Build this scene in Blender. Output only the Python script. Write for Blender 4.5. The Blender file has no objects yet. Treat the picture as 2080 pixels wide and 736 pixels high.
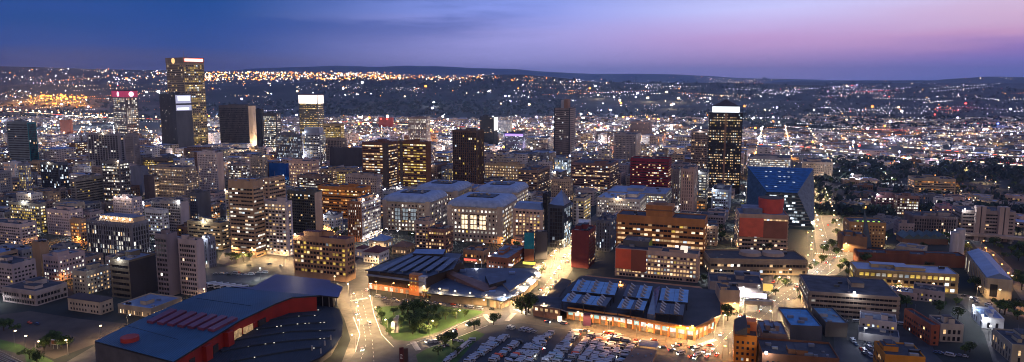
import bpy, math, random
from mathutils import Vector
rnd = random.Random(7)
R = math.radians
sc = bpy.context.scene
C = bpy.data.collections.new("city"); sc.collection.children.link(C)

# ---------------------------------------------------------------- camera
F = 1456.0; CX = 1040.0; CY = 368.0; H = 168.0
PITCH = math.atan((368 - 165) / F); sp, cp = math.sin(PITCH), math.cos(PITCH)
cd = bpy.data.cameras.new("camera"); cam = bpy.data.objects.new("camera", cd); C.objects.link(cam)
cd.sensor_width = 36; cd.lens = 36 * F / 2080; cd.clip_start = 1; cd.clip_end = 120000
cam.location = (0, 0, H); cam.rotation_euler = (math.pi / 2 - PITCH, 0, 0); sc.camera = cam

def proj(X, Y, Z):
    zc = Y * cp + (H - Z) * sp
    if zc < 1: return (-9999, 9999)
    return CX + F * X / zc, CY - F * (Y * sp + (Z - H) * cp) / zc
def gp(x, y, z=0.0):
    u = (x - CX) / F; v = (CY - y) / F
    dx, dy, dz = u, v * sp + cp, v * cp - sp
    t = (z - H) / dz
    return (dx * t, dy * t)

# ---------------------------------------------------------------- sky
def lin(r, g, b):
    f = lambda c: (c / 255 / 12.92) if c / 255 <= .04045 else ((c / 255 + .055) / 1.055) ** 2.4
    return (f(r), f(g), f(b), 1)
w = bpy.data.worlds.new("World"); sc.world = w; w.use_nodes = True
nt = w.node_tree; N = nt.nodes; L = nt.links
for n in list(N): N.remove(n)
def M_(op, a, b=None, clamp=False):
    n = N.new("ShaderNodeMath"); n.operation = op; n.use_clamp = clamp
    for i, v in enumerate((a, b)):
        if v is None: continue
        if isinstance(v, (int, float)): n.inputs[i].default_value = v
        else: L.new(v, n.inputs[i])
    return n.outputs[0]
def mix(f, a, b, bt='MIX'):
    n = N.new("ShaderNodeMix"); n.data_type = 'RGBA'; n.blend_type = bt
    for i, v in ((0, f), (6, a), (7, b)):
        if isinstance(v, (int, float, tuple)): n.inputs[i].default_value = v
        else: L.new(v, n.inputs[i])
    return n.outputs[2]
tc = N.new("ShaderNodeTexCoord"); sx = N.new("ShaderNodeSeparateXYZ"); L.new(tc.outputs["Generated"], sx.inputs[0])
az = M_('ARCTAN2', sx.outputs[0], sx.outputs[1]); el = M_('ARCSINE', sx.outputs[2])
# thin streaky cloud warps the colour bands a little
mp = N.new("ShaderNodeMapping"); mp.inputs[3].default_value = (3.0, 3.0, 42.0); L.new(tc.outputs["Generated"], mp.inputs[0])
nz = N.new("ShaderNodeTexNoise"); nz.inputs["Scale"].default_value = 1.2; nz.inputs["Detail"].default_value = 7; nz.inputs["Roughness"].default_value = .55
L.new(mp.outputs[0], nz.inputs[0])
el2 = M_('ADD', el, M_('MULTIPLY', M_('SUBTRACT', nz.outputs[0], .5), .035))
pos = M_('DIVIDE', el2, .5, True)
def ramp(stops):
    r = N.new("ShaderNodeValToRGB"); L.new(pos, r.inputs[0]); e = r.color_ramp.elements
    while len(e) < len(stops): e.new(.5)
    for q, (p, c) in zip(e, stops): q.position = p; q.color = c
    return r.outputs[0]
UP = (.095, .14, .33, 1)
ra = ramp([(0, lin(116, 98, 118)), (.04, lin(80, 80, 124)), (.09, lin(46, 74, 140)), (.15, lin(26, 70, 136)), (.22, lin(18, 68, 138)), (1, UP)])
rb = ramp([(0, lin(146, 150, 214)), (.05, lin(164, 158, 220)), (.12, lin(166, 162, 226)), (.19, lin(140, 154, 230)), (.3, lin(110, 135, 210)), (1, UP)])
rc = ramp([(0, lin(144, 142, 204)), (.05, lin(176, 146, 200)), (.10, lin(200, 160, 210)), (.19, lin(202, 200, 248)), (.3, lin(140, 160, 215)), (1, UP)])
rd = ramp([(0, lin(112, 124, 206)), (.05, lin(138, 118, 196)), (.075, lin(156, 120, 188)), (.105, lin(206, 156, 194)), (.16, lin(212, 178, 206)), (.22, lin(208, 194, 224)), (1, UP)])
def stepf(a, b):
    n = N.new("ShaderNodeMapRange"); n.interpolation_type = 'SMOOTHSTEP'
    n.inputs[1].default_value = a; n.inputs[2].default_value = b; L.new(az, n.inputs[0]); return n.outputs[0]
col = mix(stepf(-.42, .02), ra, rb); col = mix(stepf(-.02, .36), col, rc); col = mix(stepf(.3, .66), col, rd)
# darker blue cloud bank high up on one side, seen as soft streaks
mp2 = N.new("ShaderNodeMapping"); mp2.inputs[3].default_value = (1.4, 1.4, 15.0); mp2.inputs[1].default_value = (3.1, 1.7, .4); L.new(tc.outputs["Generated"], mp2.inputs[0])
nz2 = N.new("ShaderNodeTexNoise"); nz2.inputs["Scale"].default_value = 1.6; nz2.inputs["Detail"].default_value = 8; nz2.inputs["Roughness"].default_value = .6; L.new(mp2.outputs[0], nz2.inputs[0])
mr = N.new("ShaderNodeMapRange"); mr.interpolation_type = 'SMOOTHSTEP'; mr.inputs[1].default_value = .40; mr.inputs[2].default_value = .62; L.new(nz2.outputs[0], mr.inputs[0])
side = M_('SUBTRACT', 1.0, stepf(-.1, .12)); hi = N.new("ShaderNodeMapRange"); hi.interpolation_type = 'SMOOTHSTEP'
hi.inputs[1].default_value = .03; hi.inputs[2].default_value = .08; L.new(el, hi.inputs[0])
cf = M_('MULTIPLY', M_('MULTIPLY', mr.outputs[0], side), M_('MULTIPLY', hi.outputs[0], .6))
col = mix(cf, col, lin(38, 72, 146))
# warm glow added to the unseen sky behind the camera, to light facades
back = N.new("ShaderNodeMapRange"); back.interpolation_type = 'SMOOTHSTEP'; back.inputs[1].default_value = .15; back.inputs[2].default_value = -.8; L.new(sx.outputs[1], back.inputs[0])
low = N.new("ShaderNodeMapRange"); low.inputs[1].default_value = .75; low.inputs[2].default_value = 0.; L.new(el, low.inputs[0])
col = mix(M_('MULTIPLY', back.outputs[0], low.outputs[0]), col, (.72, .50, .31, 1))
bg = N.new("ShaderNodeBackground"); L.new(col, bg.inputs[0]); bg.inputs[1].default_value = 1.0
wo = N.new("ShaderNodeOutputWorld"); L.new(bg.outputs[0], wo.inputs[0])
# weak last light from the sunset side
sl = bpy.data.lights.new("sun", 'SUN'); sl.energy = .06; sl.angle = R(20); sl.color = (1, .62, .55)
so = bpy.data.objects.new("sun", sl); so.rotation_euler = (R(78), 0, R(-38)); C.objects.link(so)
vs = sc.view_settings; vs.view_transform = 'Standard'; vs.look = 'None'; vs.exposure = .3; vs.gamma = 1; vs.use_curve_mapping = False
cy = sc.cycles; cy.use_denoising = True; cy.max_bounces = 3; cy.diffuse_bounces = 2; cy.glossy_bounces = 2; cy.transmission_bounces = 2
cy.volume_bounces = 0; cy.sample_clamp_indirect = 2; cy.caustics_reflective = False; cy.caustics_refractive = False; cy.use_light_tree = True; cy.pixel_filter_type = 'BLACKMAN_HARRIS'; cy.filter_width = 1.0

# ---------------------------------------------------------------- materials
_m = {}
def mat(key, base, rough=.8, metal=0, noise=.25, scale=.15, streak=False, emit=None, es=0, coord="Object", sample=False):
    if key in _m: return _m[key]
    m = bpy.data.materials.new(key); m.use_nodes = True; n = m.node_tree.nodes; l = m.node_tree.links; b = n["Principled BSDF"]
    b.inputs["Roughness"].default_value = rough; b.inputs["Metallic"].default_value = metal
    b.inputs["Base Color"].default_value = (*base, 1)
    if noise:
        t = n.new("ShaderNodeTexCoord"); q = n.new("ShaderNodeTexNoise"); q.inputs["Scale"].default_value = scale; q.inputs["Detail"].default_value = 6
        mpn = n.new("ShaderNodeMapping"); mpn.inputs[3].default_value = (1, 1, .25 if streak else 1)
        l.new(t.outputs[coord], mpn.inputs[0]); l.new(mpn.outputs[0], q.inputs[0])
        r = n.new("ShaderNodeMapRange"); r.inputs[1].default_value = .3; r.inputs[2].default_value = .7; r.inputs[3].default_value = 1 - noise; r.inputs[4].default_value = 1 + noise
        l.new(q.outputs[0], r.inputs[0]); x = n.new("ShaderNodeVectorMath"); x.operation = 'SCALE'; x.inputs[0].default_value = base
        l.new(r.outputs[0], x.inputs[3]); l.new(x.outputs[0], b.inputs["Base Color"])
    if emit:
        b.inputs["Emission Color"].default_value = (*emit, 1); b.inputs["Emission Strength"].default_value = es
        if not sample: m.cycles.emission_sampling = 'NONE'
    _m[key] = m; return m
def wall(c, key=None):
    g_ = sum(c) / 3; c = tuple(max(.005, g_ + (v - g_) * 1.35) for v in c)
    return mat(key or "wall_%02d%02d%02d" % tuple(int(v * 99) for v in c), c, .85, 0, .22, .12, True)
def litm(key, c, s):
    m = bpy.data.materials.new(key); m.use_nodes = True; n = m.node_tree.nodes; l = m.node_tree.links; b = n["Principled BSDF"]
    b.inputs["Base Color"].default_value = (.04, .04, .04, 1); b.inputs["Roughness"].default_value = .3
    t = n.new("ShaderNodeTexCoord"); q = n.new("ShaderNodeTexNoise"); q.inputs["Scale"].default_value = .45; q.inputs["Detail"].default_value = 3
    l.new(t.outputs["Object"], q.inputs[0]); r = n.new("ShaderNodeMapRange"); r.inputs[1].default_value = .3; r.inputs[2].default_value = .7
    r.inputs[3].default_value = .45 * s; r.inputs[4].default_value = 1.5 * s; l.new(q.outputs[0], r.inputs[0])
    l.new(r.outputs[0], b.inputs["Emission Strength"]); b.inputs["Emission Color"].default_value = (*c, 1)
    m.cycles.emission_sampling = 'NONE'; _m[key] = m; return m
WARM = (1, .62, .30); WHITE = (1, .93, .80); YEL = (1, .66, .12); COOL = (.75, .88, 1); ORA = (1, .34, .06); PINK = (1, .05, .22)
TONES = {
 'warm': [litm('lit_warm_dim', WARM, .3), litm('lit_warm', WARM, .8), litm('lit_warm_bright', (1, .76, .48), 1.4)],
 'white': [litm('lit_white_dim', WHITE, .28), litm('lit_white', WHITE, .8), litm('lit_white_bright', WHITE, 1.6)],
 'yellow': [litm('lit_yellow_dim', YEL, .3), litm('lit_yellow', YEL, .6), litm('lit_yellow_bright', (1, .78, .35), 1.25)],
 'cool': [litm('lit_cool_dim', COOL, .22), litm('lit_cool', COOL, .85), litm('lit_cool_bright', COOL, 1.6)],
 'orange': [litm('lit_orange_dim', ORA, .3), litm('lit_orange', ORA, .6), litm('lit_orange_bright', (1, .5, .16), 1.2)]}
GL = mat('dark_glass', (.018, .018, .022), .3, 0, .3, .3); GL2 = mat('dim_glass', (.05, .045, .045), .4, 0, .3, .3)
for g_ in (GL, GL2): g_.node_tree.nodes['Principled BSDF'].inputs['Specular IOR Level'].default_value = .25
ROOF = mat('roof_felt', (.055, .06, .075), .9, 0, .45, .12); ROOFL = mat('roof_light', (.18, .20, .25), .8, 0, .35, .12); ROOFB = mat('roof_blue_steel', (.16, .24, .40), .45, .2, .2, .1)
def seamed(key, base, rough, step=2.4, amt=.35):
    m = mat(key, base, rough, .05, .28, .04); n = m.node_tree.nodes; l = m.node_tree.links; b = n['Principled BSDF']; wv = n.new('ShaderNodeTexWave'); wv.inputs['Scale'].default_value = 1 / step; wv.bands_direction = 'DIAGONAL'; wv.inputs['Distortion'].default_value = .3
    t = n.new('ShaderNodeTexCoord'); l.new(t.outputs['Object'], wv.inputs[0]); bp = n.new('ShaderNodeBump'); bp.inputs['Strength'].default_value = amt; bp.inputs['Distance'].default_value = .3; l.new(wv.outputs[1], bp.inputs['Height']); l.new(bp.outputs[0], b.inputs['Normal']); return m
METAL = mat('grey_metal', (.3, .3, .31), .45, .6, .1); DARK = mat('dark_metal', (.03, .03, .035), .5, .3, .1); CONC = mat('concrete', (.3, .29, .28), .9, 0, .3, .2)
ASPH = mat('asphalt', (.075, .072, .07), .85, 0, .3, .06, coord="Generated")
PAINT = mat('road_paint', (.7, .68, .62), .6, 0, .15)
GRASS = mat('grass_turf', (.05, .11, .022), .95, 0, .5, .08); TREE = mat('foliage', (.04, .075, .02), .9, 0, .5, .6); TREE2 = mat('foliage_light', (.09, .14, .035), .9, 0, .5, .6)
BARK = mat('bark', (.06, .045, .03), .95)

# ---------------------------------------------------------------- mesh helpers
class MB:
    def __init__(s): s.v = []; s.f = []; s.m = []; s.mats = []
    def mi(s, m):
        if m not in s.mats: s.mats.append(m)
        return s.mats.index(m)
    def face(s, pts, m):
        i = len(s.v); s.v += [tuple(p) for p in pts]; s.f.append(tuple(range(i, i + len(pts)))); s.m.append(s.mi(m))
    def box(s, x0, x1, y0, y1, z0, z1, m, bottom=False):
        i = len(s.v); s.v += [(x0, y0, z0), (x1, y0, z0), (x1, y1, z0), (x0, y1, z0), (x0, y0, z1), (x1, y0, z1), (x1, y1, z1), (x0, y1, z1)]
        k = s.mi(m); fs = [(0, 1, 5, 4), (1, 2, 6, 5), (2, 3, 7, 6), (3, 0, 4, 7), (4, 5, 6, 7), (3, 2, 1, 0)]
        for f in fs: s.f.append(tuple(i + a for a in f)); s.m.append(k)
    def prism(s, poly, z0, z1, m, mtop=None):
        """poly: list of (x,y) ; z1 may be a list"""
        a = sum(poly[i][0] * poly[(i + 1) % len(poly)][1] - poly[(i + 1) % len(poly)][0] * poly[i][1] for i in range(len(poly)))
        zt = z1 if isinstance(z1, (list, tuple)) else [z1] * len(poly)
        if a < 0: poly = poly[::-1]; zt = zt[::-1]
        n = len(poly); i = len(s.v)
        s.v += [(p[0], p[1], z0) for p in poly] + [(p[0], p[1], z) for p, z in zip(poly, zt)]
        k = s.mi(m); kt = s.mi(mtop or m)
        for j in range(n):
            s.f.append((i + j, i + (j + 1) % n, i + n + (j + 1) % n, i + n + j)); s.m.append(k)
        s.f.append(tuple(i + n + j for j in range(n))); s.m.append(kt)
        s.f.append(tuple(i + n - 1 - j for j in range(n))); s.m.append(k)
    def cyl(s, x, y, z0, z1, r0, r1, m, n=12, mtop=None):
        i = len(s.v)
        for z, r in ((z0, r0), (z1, r1)):
            s.v += [(x + r * math.cos(2 * math.pi * j / n), y + r * math.sin(2 * math.pi * j / n), z) for j in range(n)]
        k = s.mi(m); kt = s.mi(mtop or m)
        for j in range(n): s.f.append((i + j, i + (j + 1) % n, i + n + (j + 1) % n, i + n + j)); s.m.append(k)
        s.f.append(tuple(i + n + j for j in range(n))); s.m.append(kt)
    def bar(s, p, q, r, m, n=6):
        p, q = Vector(p), Vector(q); d = (q - p).normalized(); a = d.orthogonal().normalized(); b = d.cross(a); i = len(s.v)
        for c in (p, q): s.v += [tuple(c + a * r * math.cos(2 * math.pi * j / n) + b * r * math.sin(2 * math.pi * j / n)) for j in range(n)]
        k = s.mi(m)
        for j in range(n): s.f.append((i + j, i + (j + 1) % n, i + n + (j + 1) % n, i + n + j)); s.m.append(k)
    def build(s, name, parent=None, smooth=False):
        me = bpy.data.meshes.new(name); me.from_pydata(s.v, [], s.f)
        for m in s.mats: me.materials.append(m)
        me.polygons.foreach_set("material_index", s.m)
        if smooth: me.polygons.foreach_set("use_smooth", [True] * len(s.f))
        o = bpy.data.objects.new(name, me); C.objects.link(o); o.parent = parent
        return o
LABELS = {}
def tag(o, label=None, cat=None, group=None, kind=None):
    if label: o['label'] = label; LABELS.setdefault(label, []).append(o.name)
    if cat: o['category'] = cat
    if group: o['group'] = group
    if kind: o['kind'] = kind
    return o
def empty(name, x, y, z=0, rz=0):
    o = bpy.data.objects.new(name, None); o.empty_display_size = .5; C.objects.link(o); o.location = (x, y, z); o.rotation_euler = (0, 0, rz); return o
def put(mesh, name, parent, loc=(0, 0, 0), rz=0):
    o = bpy.data.objects.new(name, mesh); C.objects.link(o); o.parent = parent; o.location = loc; o.rotation_euler = (0, 0, rz); return o
kids = {}
def copy_thing(root, loc, rz, label, group=None):
    if root.name not in kids: kids[root.name] = [(c, list(c.children)) for c in root.children]
    r = root.copy(); C.objects.link(r); r.location = loc; r.rotation_euler = (0, 0, rz)
    if label: tag(r, label)
    if group: r['group'] = group
    elif 'group' in r: del r['group']
    for c, gs in kids[root.name]:
        if c.type == 'LIGHT': continue
        d = c.copy(); C.objects.link(d); d.parent = r
        for g in gs: e = g.copy(); C.objects.link(e); e.parent = d
    return r
LAND = []      # (nick, x, y)
def near(x, y, used):
    """a phrase that places a small thing between two landmarks, new for this kind"""
    s = sorted(LAND, key=lambda l: math.hypot(l[1] - x, l[2] - y))[:9]
    for i in range(8):
        for j in range(i + 1, 9):
            ph = "between %s and %s" % (s[i][0], s[j][0])
            if ph not in used and len(ph.split()) < 12: used.add(ph); return ph
    return None

# ---------------------------------------------------------------- terrain
def interp(tab, x):
    if x <= tab[0][0]: return tab[0][1]
    for (a, b), (c, d) in zip(tab, tab[1:]):
        if x <= c: return b + (d - b) * (x - a) / (c - a)
    return tab[-1][1]
RIDGES = [
 (4600, 700, [(-300, 235), (500, 235), (640, 214), (760, 205), (900, 205), (1040, 210), (1200, 215), (1500, 215), (1560, 207), (1650, 205), (1760, 212), (1820, 228), (2080, 235), (2400, 235)]),
 (6600, 1100, [(-300, 178), (0, 172), (300, 172), (520, 175), (640, 166), (700, 157), (800, 155), (880, 161), (950, 160), (985, 153), (1060, 153), (1140, 158), (1200, 166), (1340, 168), (1560, 170), (1660, 173), (1750, 181), (1850, 178), (1960, 174), (2080, 182), (2400, 184)]),
 (10500, 2200, [(-300, 134), (0, 135), (200, 141), (500, 147), (700, 151), (900, 157), (1040, 163), (1300, 168), (2400, 170)]),
 (15000, 1800, [(-300, 160), (1300, 168), (1560, 168), (1620, 164), (1700, 165), (1880, 164), (1930, 160), (1990, 156), (2060, 157), (2300, 162)]),
 (24000, 2500, [(-300, 140), (0, 141), (300, 146), (450, 146), (520, 140), (690, 134), (760, 137), (830, 134), (930, 137), (1060, 142), (1100, 146), (1200, 151), (1310, 150), (1400, 153), (1500, 159), (1700, 163), (2300, 164)])]
def hash2(i, j): 
    n = (i * 374761393 + j * 668265263) & 0xffffffff; n = ((n ^ (n >> 13)) * 1274126177) & 0xffffffff; return (n & 0xffff) / 65535
def vnoise(x, y):
    i, j = math.floor(x), math.floor(y); a, b = x - i, y - j; a = a * a * (3 - 2 * a); b = b * b * (3 - 2 * b)
    return (hash2(i, j) * (1 - a) + hash2(i + 1, j) * a) * (1 - b) + (hash2(i, j + 1) * (1 - a) + hash2(i + 1, j + 1) * a) * b
def terrain(X, Y):
    r = math.hypot(X, Y)
    if r < 3000 or Y < 0: return 0.0
    px = CX + F * X / Y if Y > r * .3 else (3000 if X > 0 else -900)
    best = 0.0
    for D0, wd, tab in RIDGES:
        D = D0 / max(.6, Y / r)
        ht = max(0, H - (interp(tab, px) - 165) / F * D0 * .99)
        ht += (vnoise(px / 60, D0) - .5) * 6 * D0 / 6000 * .3
        t = (r * Y / r - D0) / wd
        k = math.exp(-t * t) if t < 0 else math.exp(-t * t * .5)
        best = max(best, ht * k)
    best += (vnoise(X / 500, Y / 500) - .5) * min(1, (r - 3000) / 3000) * 14
    return max(best, 0) * min(1, (r - 3000) / 700)
azs = [R(a * .3) for a in range(-150, 151)]; azs = [R(a) for a in range(-180, -45, 9)] + azs + [R(a) for a in range(54, 181, 9)]
rs = [40.0]
while rs[-1] < 33000: rs.append(rs[-1] * (1.5 if rs[-1] < 2500 else 1.017))
g = MB(); na = len(azs)
GM = bpy.data.materials.new("ground_city"); GM.use_nodes = True
n = GM.node_tree.nodes; l = GM.node_tree.links; b = n["Principled BSDF"]; b.inputs["Roughness"].default_value = .95
t = n.new("ShaderNodeTexCoord"); q1 = n.new("ShaderNodeTexNoise"); q1.inputs["Scale"].default_value = .0022; q1.inputs["Detail"].default_value = 10; q1.inputs["Roughness"].default_value = .65
q2 = n.new("ShaderNodeTexNoise"); q2.inputs["Scale"].default_value = .03; q2.inputs["Detail"].default_value = 6
l.new(t.outputs["Object"], q1.inputs[0]); l.new(t.outputs["Object"], q2.inputs[0])
cr = n.new("ShaderNodeValToRGB"); l.new(q1.outputs[0], cr.inputs[0]); e = cr.color_ramp.elements
e[0].position = .35; e[0].color = (.008, .014, .012, 1); e[1].position = .74; e[1].color = (.075, .068, .06, 1); x = e.new(.5); x.color = (.018, .024, .022, 1)
mx = n.new("ShaderNodeMix"); mx.data_type = 'RGBA'; mx.blend_type = 'OVERLAY'; mx.inputs[0].default_value = .8
l.new(cr.outputs[0], mx.inputs[6]); l.new(q2.outputs[0], mx.inputs[7]); l.new(mx.outputs[2], b.inputs["Base Color"])
gk = g.mi(GM)
for r_ in rs:
    for a in azs:
        X, Y = r_ * math.sin(a), r_ * math.cos(a); g.v.append((X, Y, terrain(X, Y)))
for i in range(len(rs) - 1):
    for j in range(na):
        k = (j + 1) % na
        g.f.append((i * na + j, i * na + k, (i + 1) * na + k, (i + 1) * na + j)); g.m.append(gk)
g.f.append(tuple(range(na))[::-1]); g.m.append(gk)
gr = g.build("ground", None, True); tag(gr, kind='structure')

# ---------------------------------------------------------------- haze
hb = MB(); HM = bpy.data.materials.new("haze_air"); HM.use_nodes = True; hn = HM.node_tree.nodes; hn.remove(hn["Principled BSDF"])
pv = hn.new("ShaderNodeVolumePrincipled"); pv.inputs["Color"].default_value = (.42, .63, 1, 1); pv.inputs["Density"].default_value = 3.8e-5; pv.inputs["Anisotropy"].default_value = .7
HM.node_tree.links.new(pv.outputs[0], hn["Material Output"].inputs["Volume"])
hb.box(-34000, 34000, -34000, 34000, -1.5, 760, HM); tag(hb.build("haze"), kind='stuff')

# ---------------------------------------------------------------- buildings
OCC = []      # occupied footprints: (cx, cy, rz, W, D)
HERO = []     # (x0px, x1px, ybase, yvis)
def rects_hit(cx, cy, rz, W, D, pad=2):
    def corners(c):
        a, b_, r_, w_, d_ = c; e = (math.cos(r_), math.sin(r_)); f_ = (-e[1], e[0])
        return [(a + e[0] * i * w_ / 2 + f_[0] * j * d_ / 2, b_ + e[1] * i * w_ / 2 + f_[1] * j * d_ / 2) for i, j in ((-1, -1), (1, -1), (1, 1), (-1, 1))], (e, f_)
    A, ax = corners((cx, cy, rz, W + pad * 2, D + pad * 2))
    for o in OCC:
        if abs(o[0] - cx) + abs(o[1] - cy) > (W + D + o[3] + o[4]): continue
        B, bx = corners(o)
        if all(min(max(p[0] * u[0] + p[1] * u[1] for p in A), max(p[0] * u[0] + p[1] * u[1] for p in B)) >
               max(min(p[0] * u[0] + p[1] * u[1] for p in A), min(p[0] * u[0] + p[1] * u[1] for p in B)) + .3 for u in ax + bx): return o
    return None
_wm = {}
def win_mesh(w_, h_, m):
    k = (round(w_, 1), round(h_, 1), m.name)
    if k not in _wm:
        q = MB(); w2, h2 = w_ / 2, h_ / 2; q.box(-w2, w2, -.08, .05, -h2, h2, m)
        o = q.build("window"); _wm[k] = o.data; bpy.data.objects.remove(o)
    return _wm[k]
STY = {  # bay, window width share, window height share, floor height
 'punch': (2.9, .46, .46, 3.1), 'ribbon': (2.8, .9, .42, 3.4), 'fins': (2.4, .7, .74, 3.4), 'curtain': (2.6, .93, .88, 3.4),
 'balcony': (3.6, .62, .58, 2.9), 'grid': (2.7, .70, .52, 3.1), 'slits': (2.6, .3, .7, 3.2), 'court': (4.2, .42, .48, 4.4), 'blank': (5, 0, 0, 4)}
def pick(rg, lit, tone, fl):
    p = lit * fl
    if rg.random() < p:
        t = TONES[tone if rg.random() < .72 else rg.choice(('warm', 'white', 'warm', 'cool', 'yellow'))]; a = rg.random(); return t[0] if a < .42 else (t[1] if a < .86 else t[2])
    return GL if rg.random() < .8 else GL2
def tower(name, cat, label, x, y, rz, W, D, h, style='punch', wc=(.3, .28, .25), lit=.25, tone='warm', detail=1, roof='flat', rc=None, bay=None, fh=None,
          seed=0, base=0, top=2.0, sides='FRL', nplant=2, group=None, z=0, sidelit=None, sidestyle=None, band=None, blanks='', ww=None, wh=None, crown=None, litfl=None, sidewall=None):
    rg = random.Random(seed or int(abs(x * 13 + y * 7)))
    root = empty(name, x, y, z, rz); tag(root, label, cat, group)
    OCC.append((x, y, rz, W, D)); WM = wall(wc) if not isinstance(wc, bpy.types.Material) else wc
    SW = wall(sidewall) if sidewall else WM
    b0, a0, c0, f0 = STY[style]; ss = sidestyle or style
    body = MB(); body.box(-W / 2, W / 2, -D / 2, D / 2, 0, h, WM)
    if sidewall:
        body.m[1] = body.mi(SW)
    body.m[4] = body.mi(ROOF)
    if roof == 'flat':       # parapet ring
        t_ = .35; ph = rg.choice((.9, 1.2, 1.5))
        body.box(-W / 2, W / 2, -D / 2, -D / 2 + t_, h, h + ph, WM); body.box(-W / 2, W / 2, D / 2 - t_, D / 2, h, h + ph, WM)
        body.box(-W / 2, -W / 2 + t_, -D / 2 + t_, D / 2 - t_, h, h + ph, WM); body.box(W / 2 - t_, W / 2, -D / 2 + t_, D / 2 - t_, h, h + ph, WM)
    nfl = 0; rows = []; indiv = []
    for fc in sides:
        st = style if fc == 'F' else ss
        if st == 'blank' or fc in blanks: continue
        bb, aa, cc_, ff = STY[st]; bw = bay or bb; fl_h = fh or ff; aw = ww or aa; ch = wh or cc_
        WD = W if fc in 'FK' else D; off = D / 2 if fc in 'FK' else W / 2
        nb = max(1, int((WD - 1.0) / bw)); nf = max(1, int((h - top - base) / fl_h)); fl_h = (h - top - base) / nf; nfl = max(nfl, nf)
        u0 = -nb * bw / 2
        def P(u, d, fc=fc, off=off): # along face, outward distance
            return {'F': (u, -off - d), 'R': (off + d, u), 'L': (-off - d, -u), 'K': (-u, off + d)}[fc]
        def bx(ua, ub, da, db, za, zb, m, q=body):
            p, r2 = P(ua, da), P(ub, db); q.box(min(p[0], r2[0]), max(p[0], r2[0]), min(p[1], r2[1]), max(p[1], r2[1]), za, zb, m)
        colm = SW if (fc == 'R' and sidewall) else WM
        if st == 'fins':
            for i in range(nb + 1): bx(u0 + i * bw - bw * .14, u0 + i * bw + bw * .14, 0, .7, base, h - top * .3, colm)
        if st in ('ribbon',):
            for k in range(nf + 1): bx(-WD / 2 + .02, WD / 2 - .02, 0, .45, base + k * fl_h - fl_h * .26, base + k * fl_h + fl_h * .26, colm)
        if st in ('grid', 'curtain') and detail:
            for i in range(nb + 1): bx(u0 + i * bw - .16, u0 + i * bw + .16, 0, .3, base, h - top, colm)
            for k in range(nf + 1): bx(-WD / 2 + .02, WD / 2 - .02, 0, .36, base + k * fl_h - .22, base + k * fl_h + .22, colm)
        if st == 'court':
            for zz in (base + fl_h * 1.0, base + (nf - 1) * fl_h, h - .6): bx(-WD / 2 - .3, WD / 2 + .3, 0, .7, zz - .35, zz + .35, colm)
        lt = lit if fc == 'F' or sidelit is None else sidelit
        for k in range(nf):
            flf = rg.choice((.2, .5, .9, 1, 1.3, 2.0, 3.2)); zc_ = base + (k + .5) * fl_h
            if litfl and k in litfl: flf = 99
            row = []
            if st == 'balcony':
                bl = MB(); bx(u0, u0 + nb * bw, 0, 1.3, base + k * fl_h - .12, base + k * fl_h + .12, colm, bl)
                bx(u0, u0 + nb * bw, 1.15, 1.3, base + k * fl_h + .12, base + k * fl_h + 1.0, colm, bl)
                if detail: bl.build("balcony", root)
                else:
                    o_ = len(body.v); body.v += bl.v; body.f += [tuple(i + o_ for i in f_) for f_ in bl.f]; body.m += [body.mi(colm)] * len(bl.f)
            for i in range(nb):
                if rg.random() < .02: continue
                row.append((u0 + (i + .5) * bw, zc_, bw * aw, fl_h * ch, pick(rg, lt, tone, flf)))
            if detail >= 2: indiv += [(fc, P, r_) for r_ in row]
            else: rows.append((fc, P, row, k))
    body.build("wall", root)
    rz_f = {'F': 0, 'R': math.pi / 2, 'L': -math.pi / 2, 'K': math.pi}
    if detail >= 2:
        front = [q for q in indiv if q[0] == 'F']; rest = [q for q in indiv if q[0] != 'F']
        if len(front) > 70 and rest: rg.shuffle(front)
        sel = (front[:70] + rest + front[70:])[:100] if len(indiv) > 100 else indiv
        ids = set(id(q) for q in sel)
        for q in sel:
            fc, P, (u, zz, w_, h_, m) = q; p = P(u, 0); put(win_mesh(w_, h_, m), "window", root, (p[0], p[1], zz), rz_f[fc])
        rem = [q for q in indiv if id(q) not in ids]
        if rem:
            q2 = MB()
            for fc, P, (u, zz, w_, h_, m) in rem:
                a, c2 = P(u - w_ / 2, -.05), P(u + w_ / 2, .08); q2.box(min(a[0], c2[0]), max(a[0], c2[0]), min(a[1], c2[1]), max(a[1], c2[1]), zz - h_ / 2, zz + h_ / 2, m)
            q2.build("window", root)['kind'] = 'stuff'
    elif detail == 1:
        byk = {}
        for fc, P, row, k in rows: byk.setdefault(k, []).append((fc, P, row))
        for k, lst in byk.items():
            q2 = MB()
            for fc, P, row in lst:
                for (u, zz, w_, h_, m) in row:
                    a, c2 = P(u - w_ / 2, .08), P(u + w_ / 2, .08)
                    q2.face([(a[0], a[1], zz - h_ / 2), (c2[0], c2[1], zz - h_ / 2), (c2[0], c2[1], zz + h_ / 2), (a[0], a[1], zz + h_ / 2)], m)
            if q2.f: q2.build("window_row", root)
    # roof
    if roof == 'flat':
        q = MB(); q.box(-W / 2 + .4, W / 2 - .4, -D / 2 + .4, D / 2 - .4, h + .02, h + .3, rc or ROOF); q.build("roof", root)
        for _ in range(nplant):
            if W < 8 or D < 8: break
            q = MB(); w_, d_, hh = W * rg.uniform(.14, .38), D * rg.uniform(.2, .45), rg.uniform(2.2, 4.5)
            px_, py_ = rg.uniform(-.28, .28) * W, rg.uniform(-.22, .22) * D
            q.box(px_ - w_ / 2, px_ + w_ / 2, py_ - d_ / 2, py_ + d_ / 2, h + .3, h + hh, WM); q.box(px_ - w_ / 2 - .2, px_ + w_ / 2 + .2, py_ - d_ / 2 - .2, py_ + d_ / 2 + .2, h + hh, h + hh + .25, rc or ROOF)
            q.build("plant_room", root)
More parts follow.
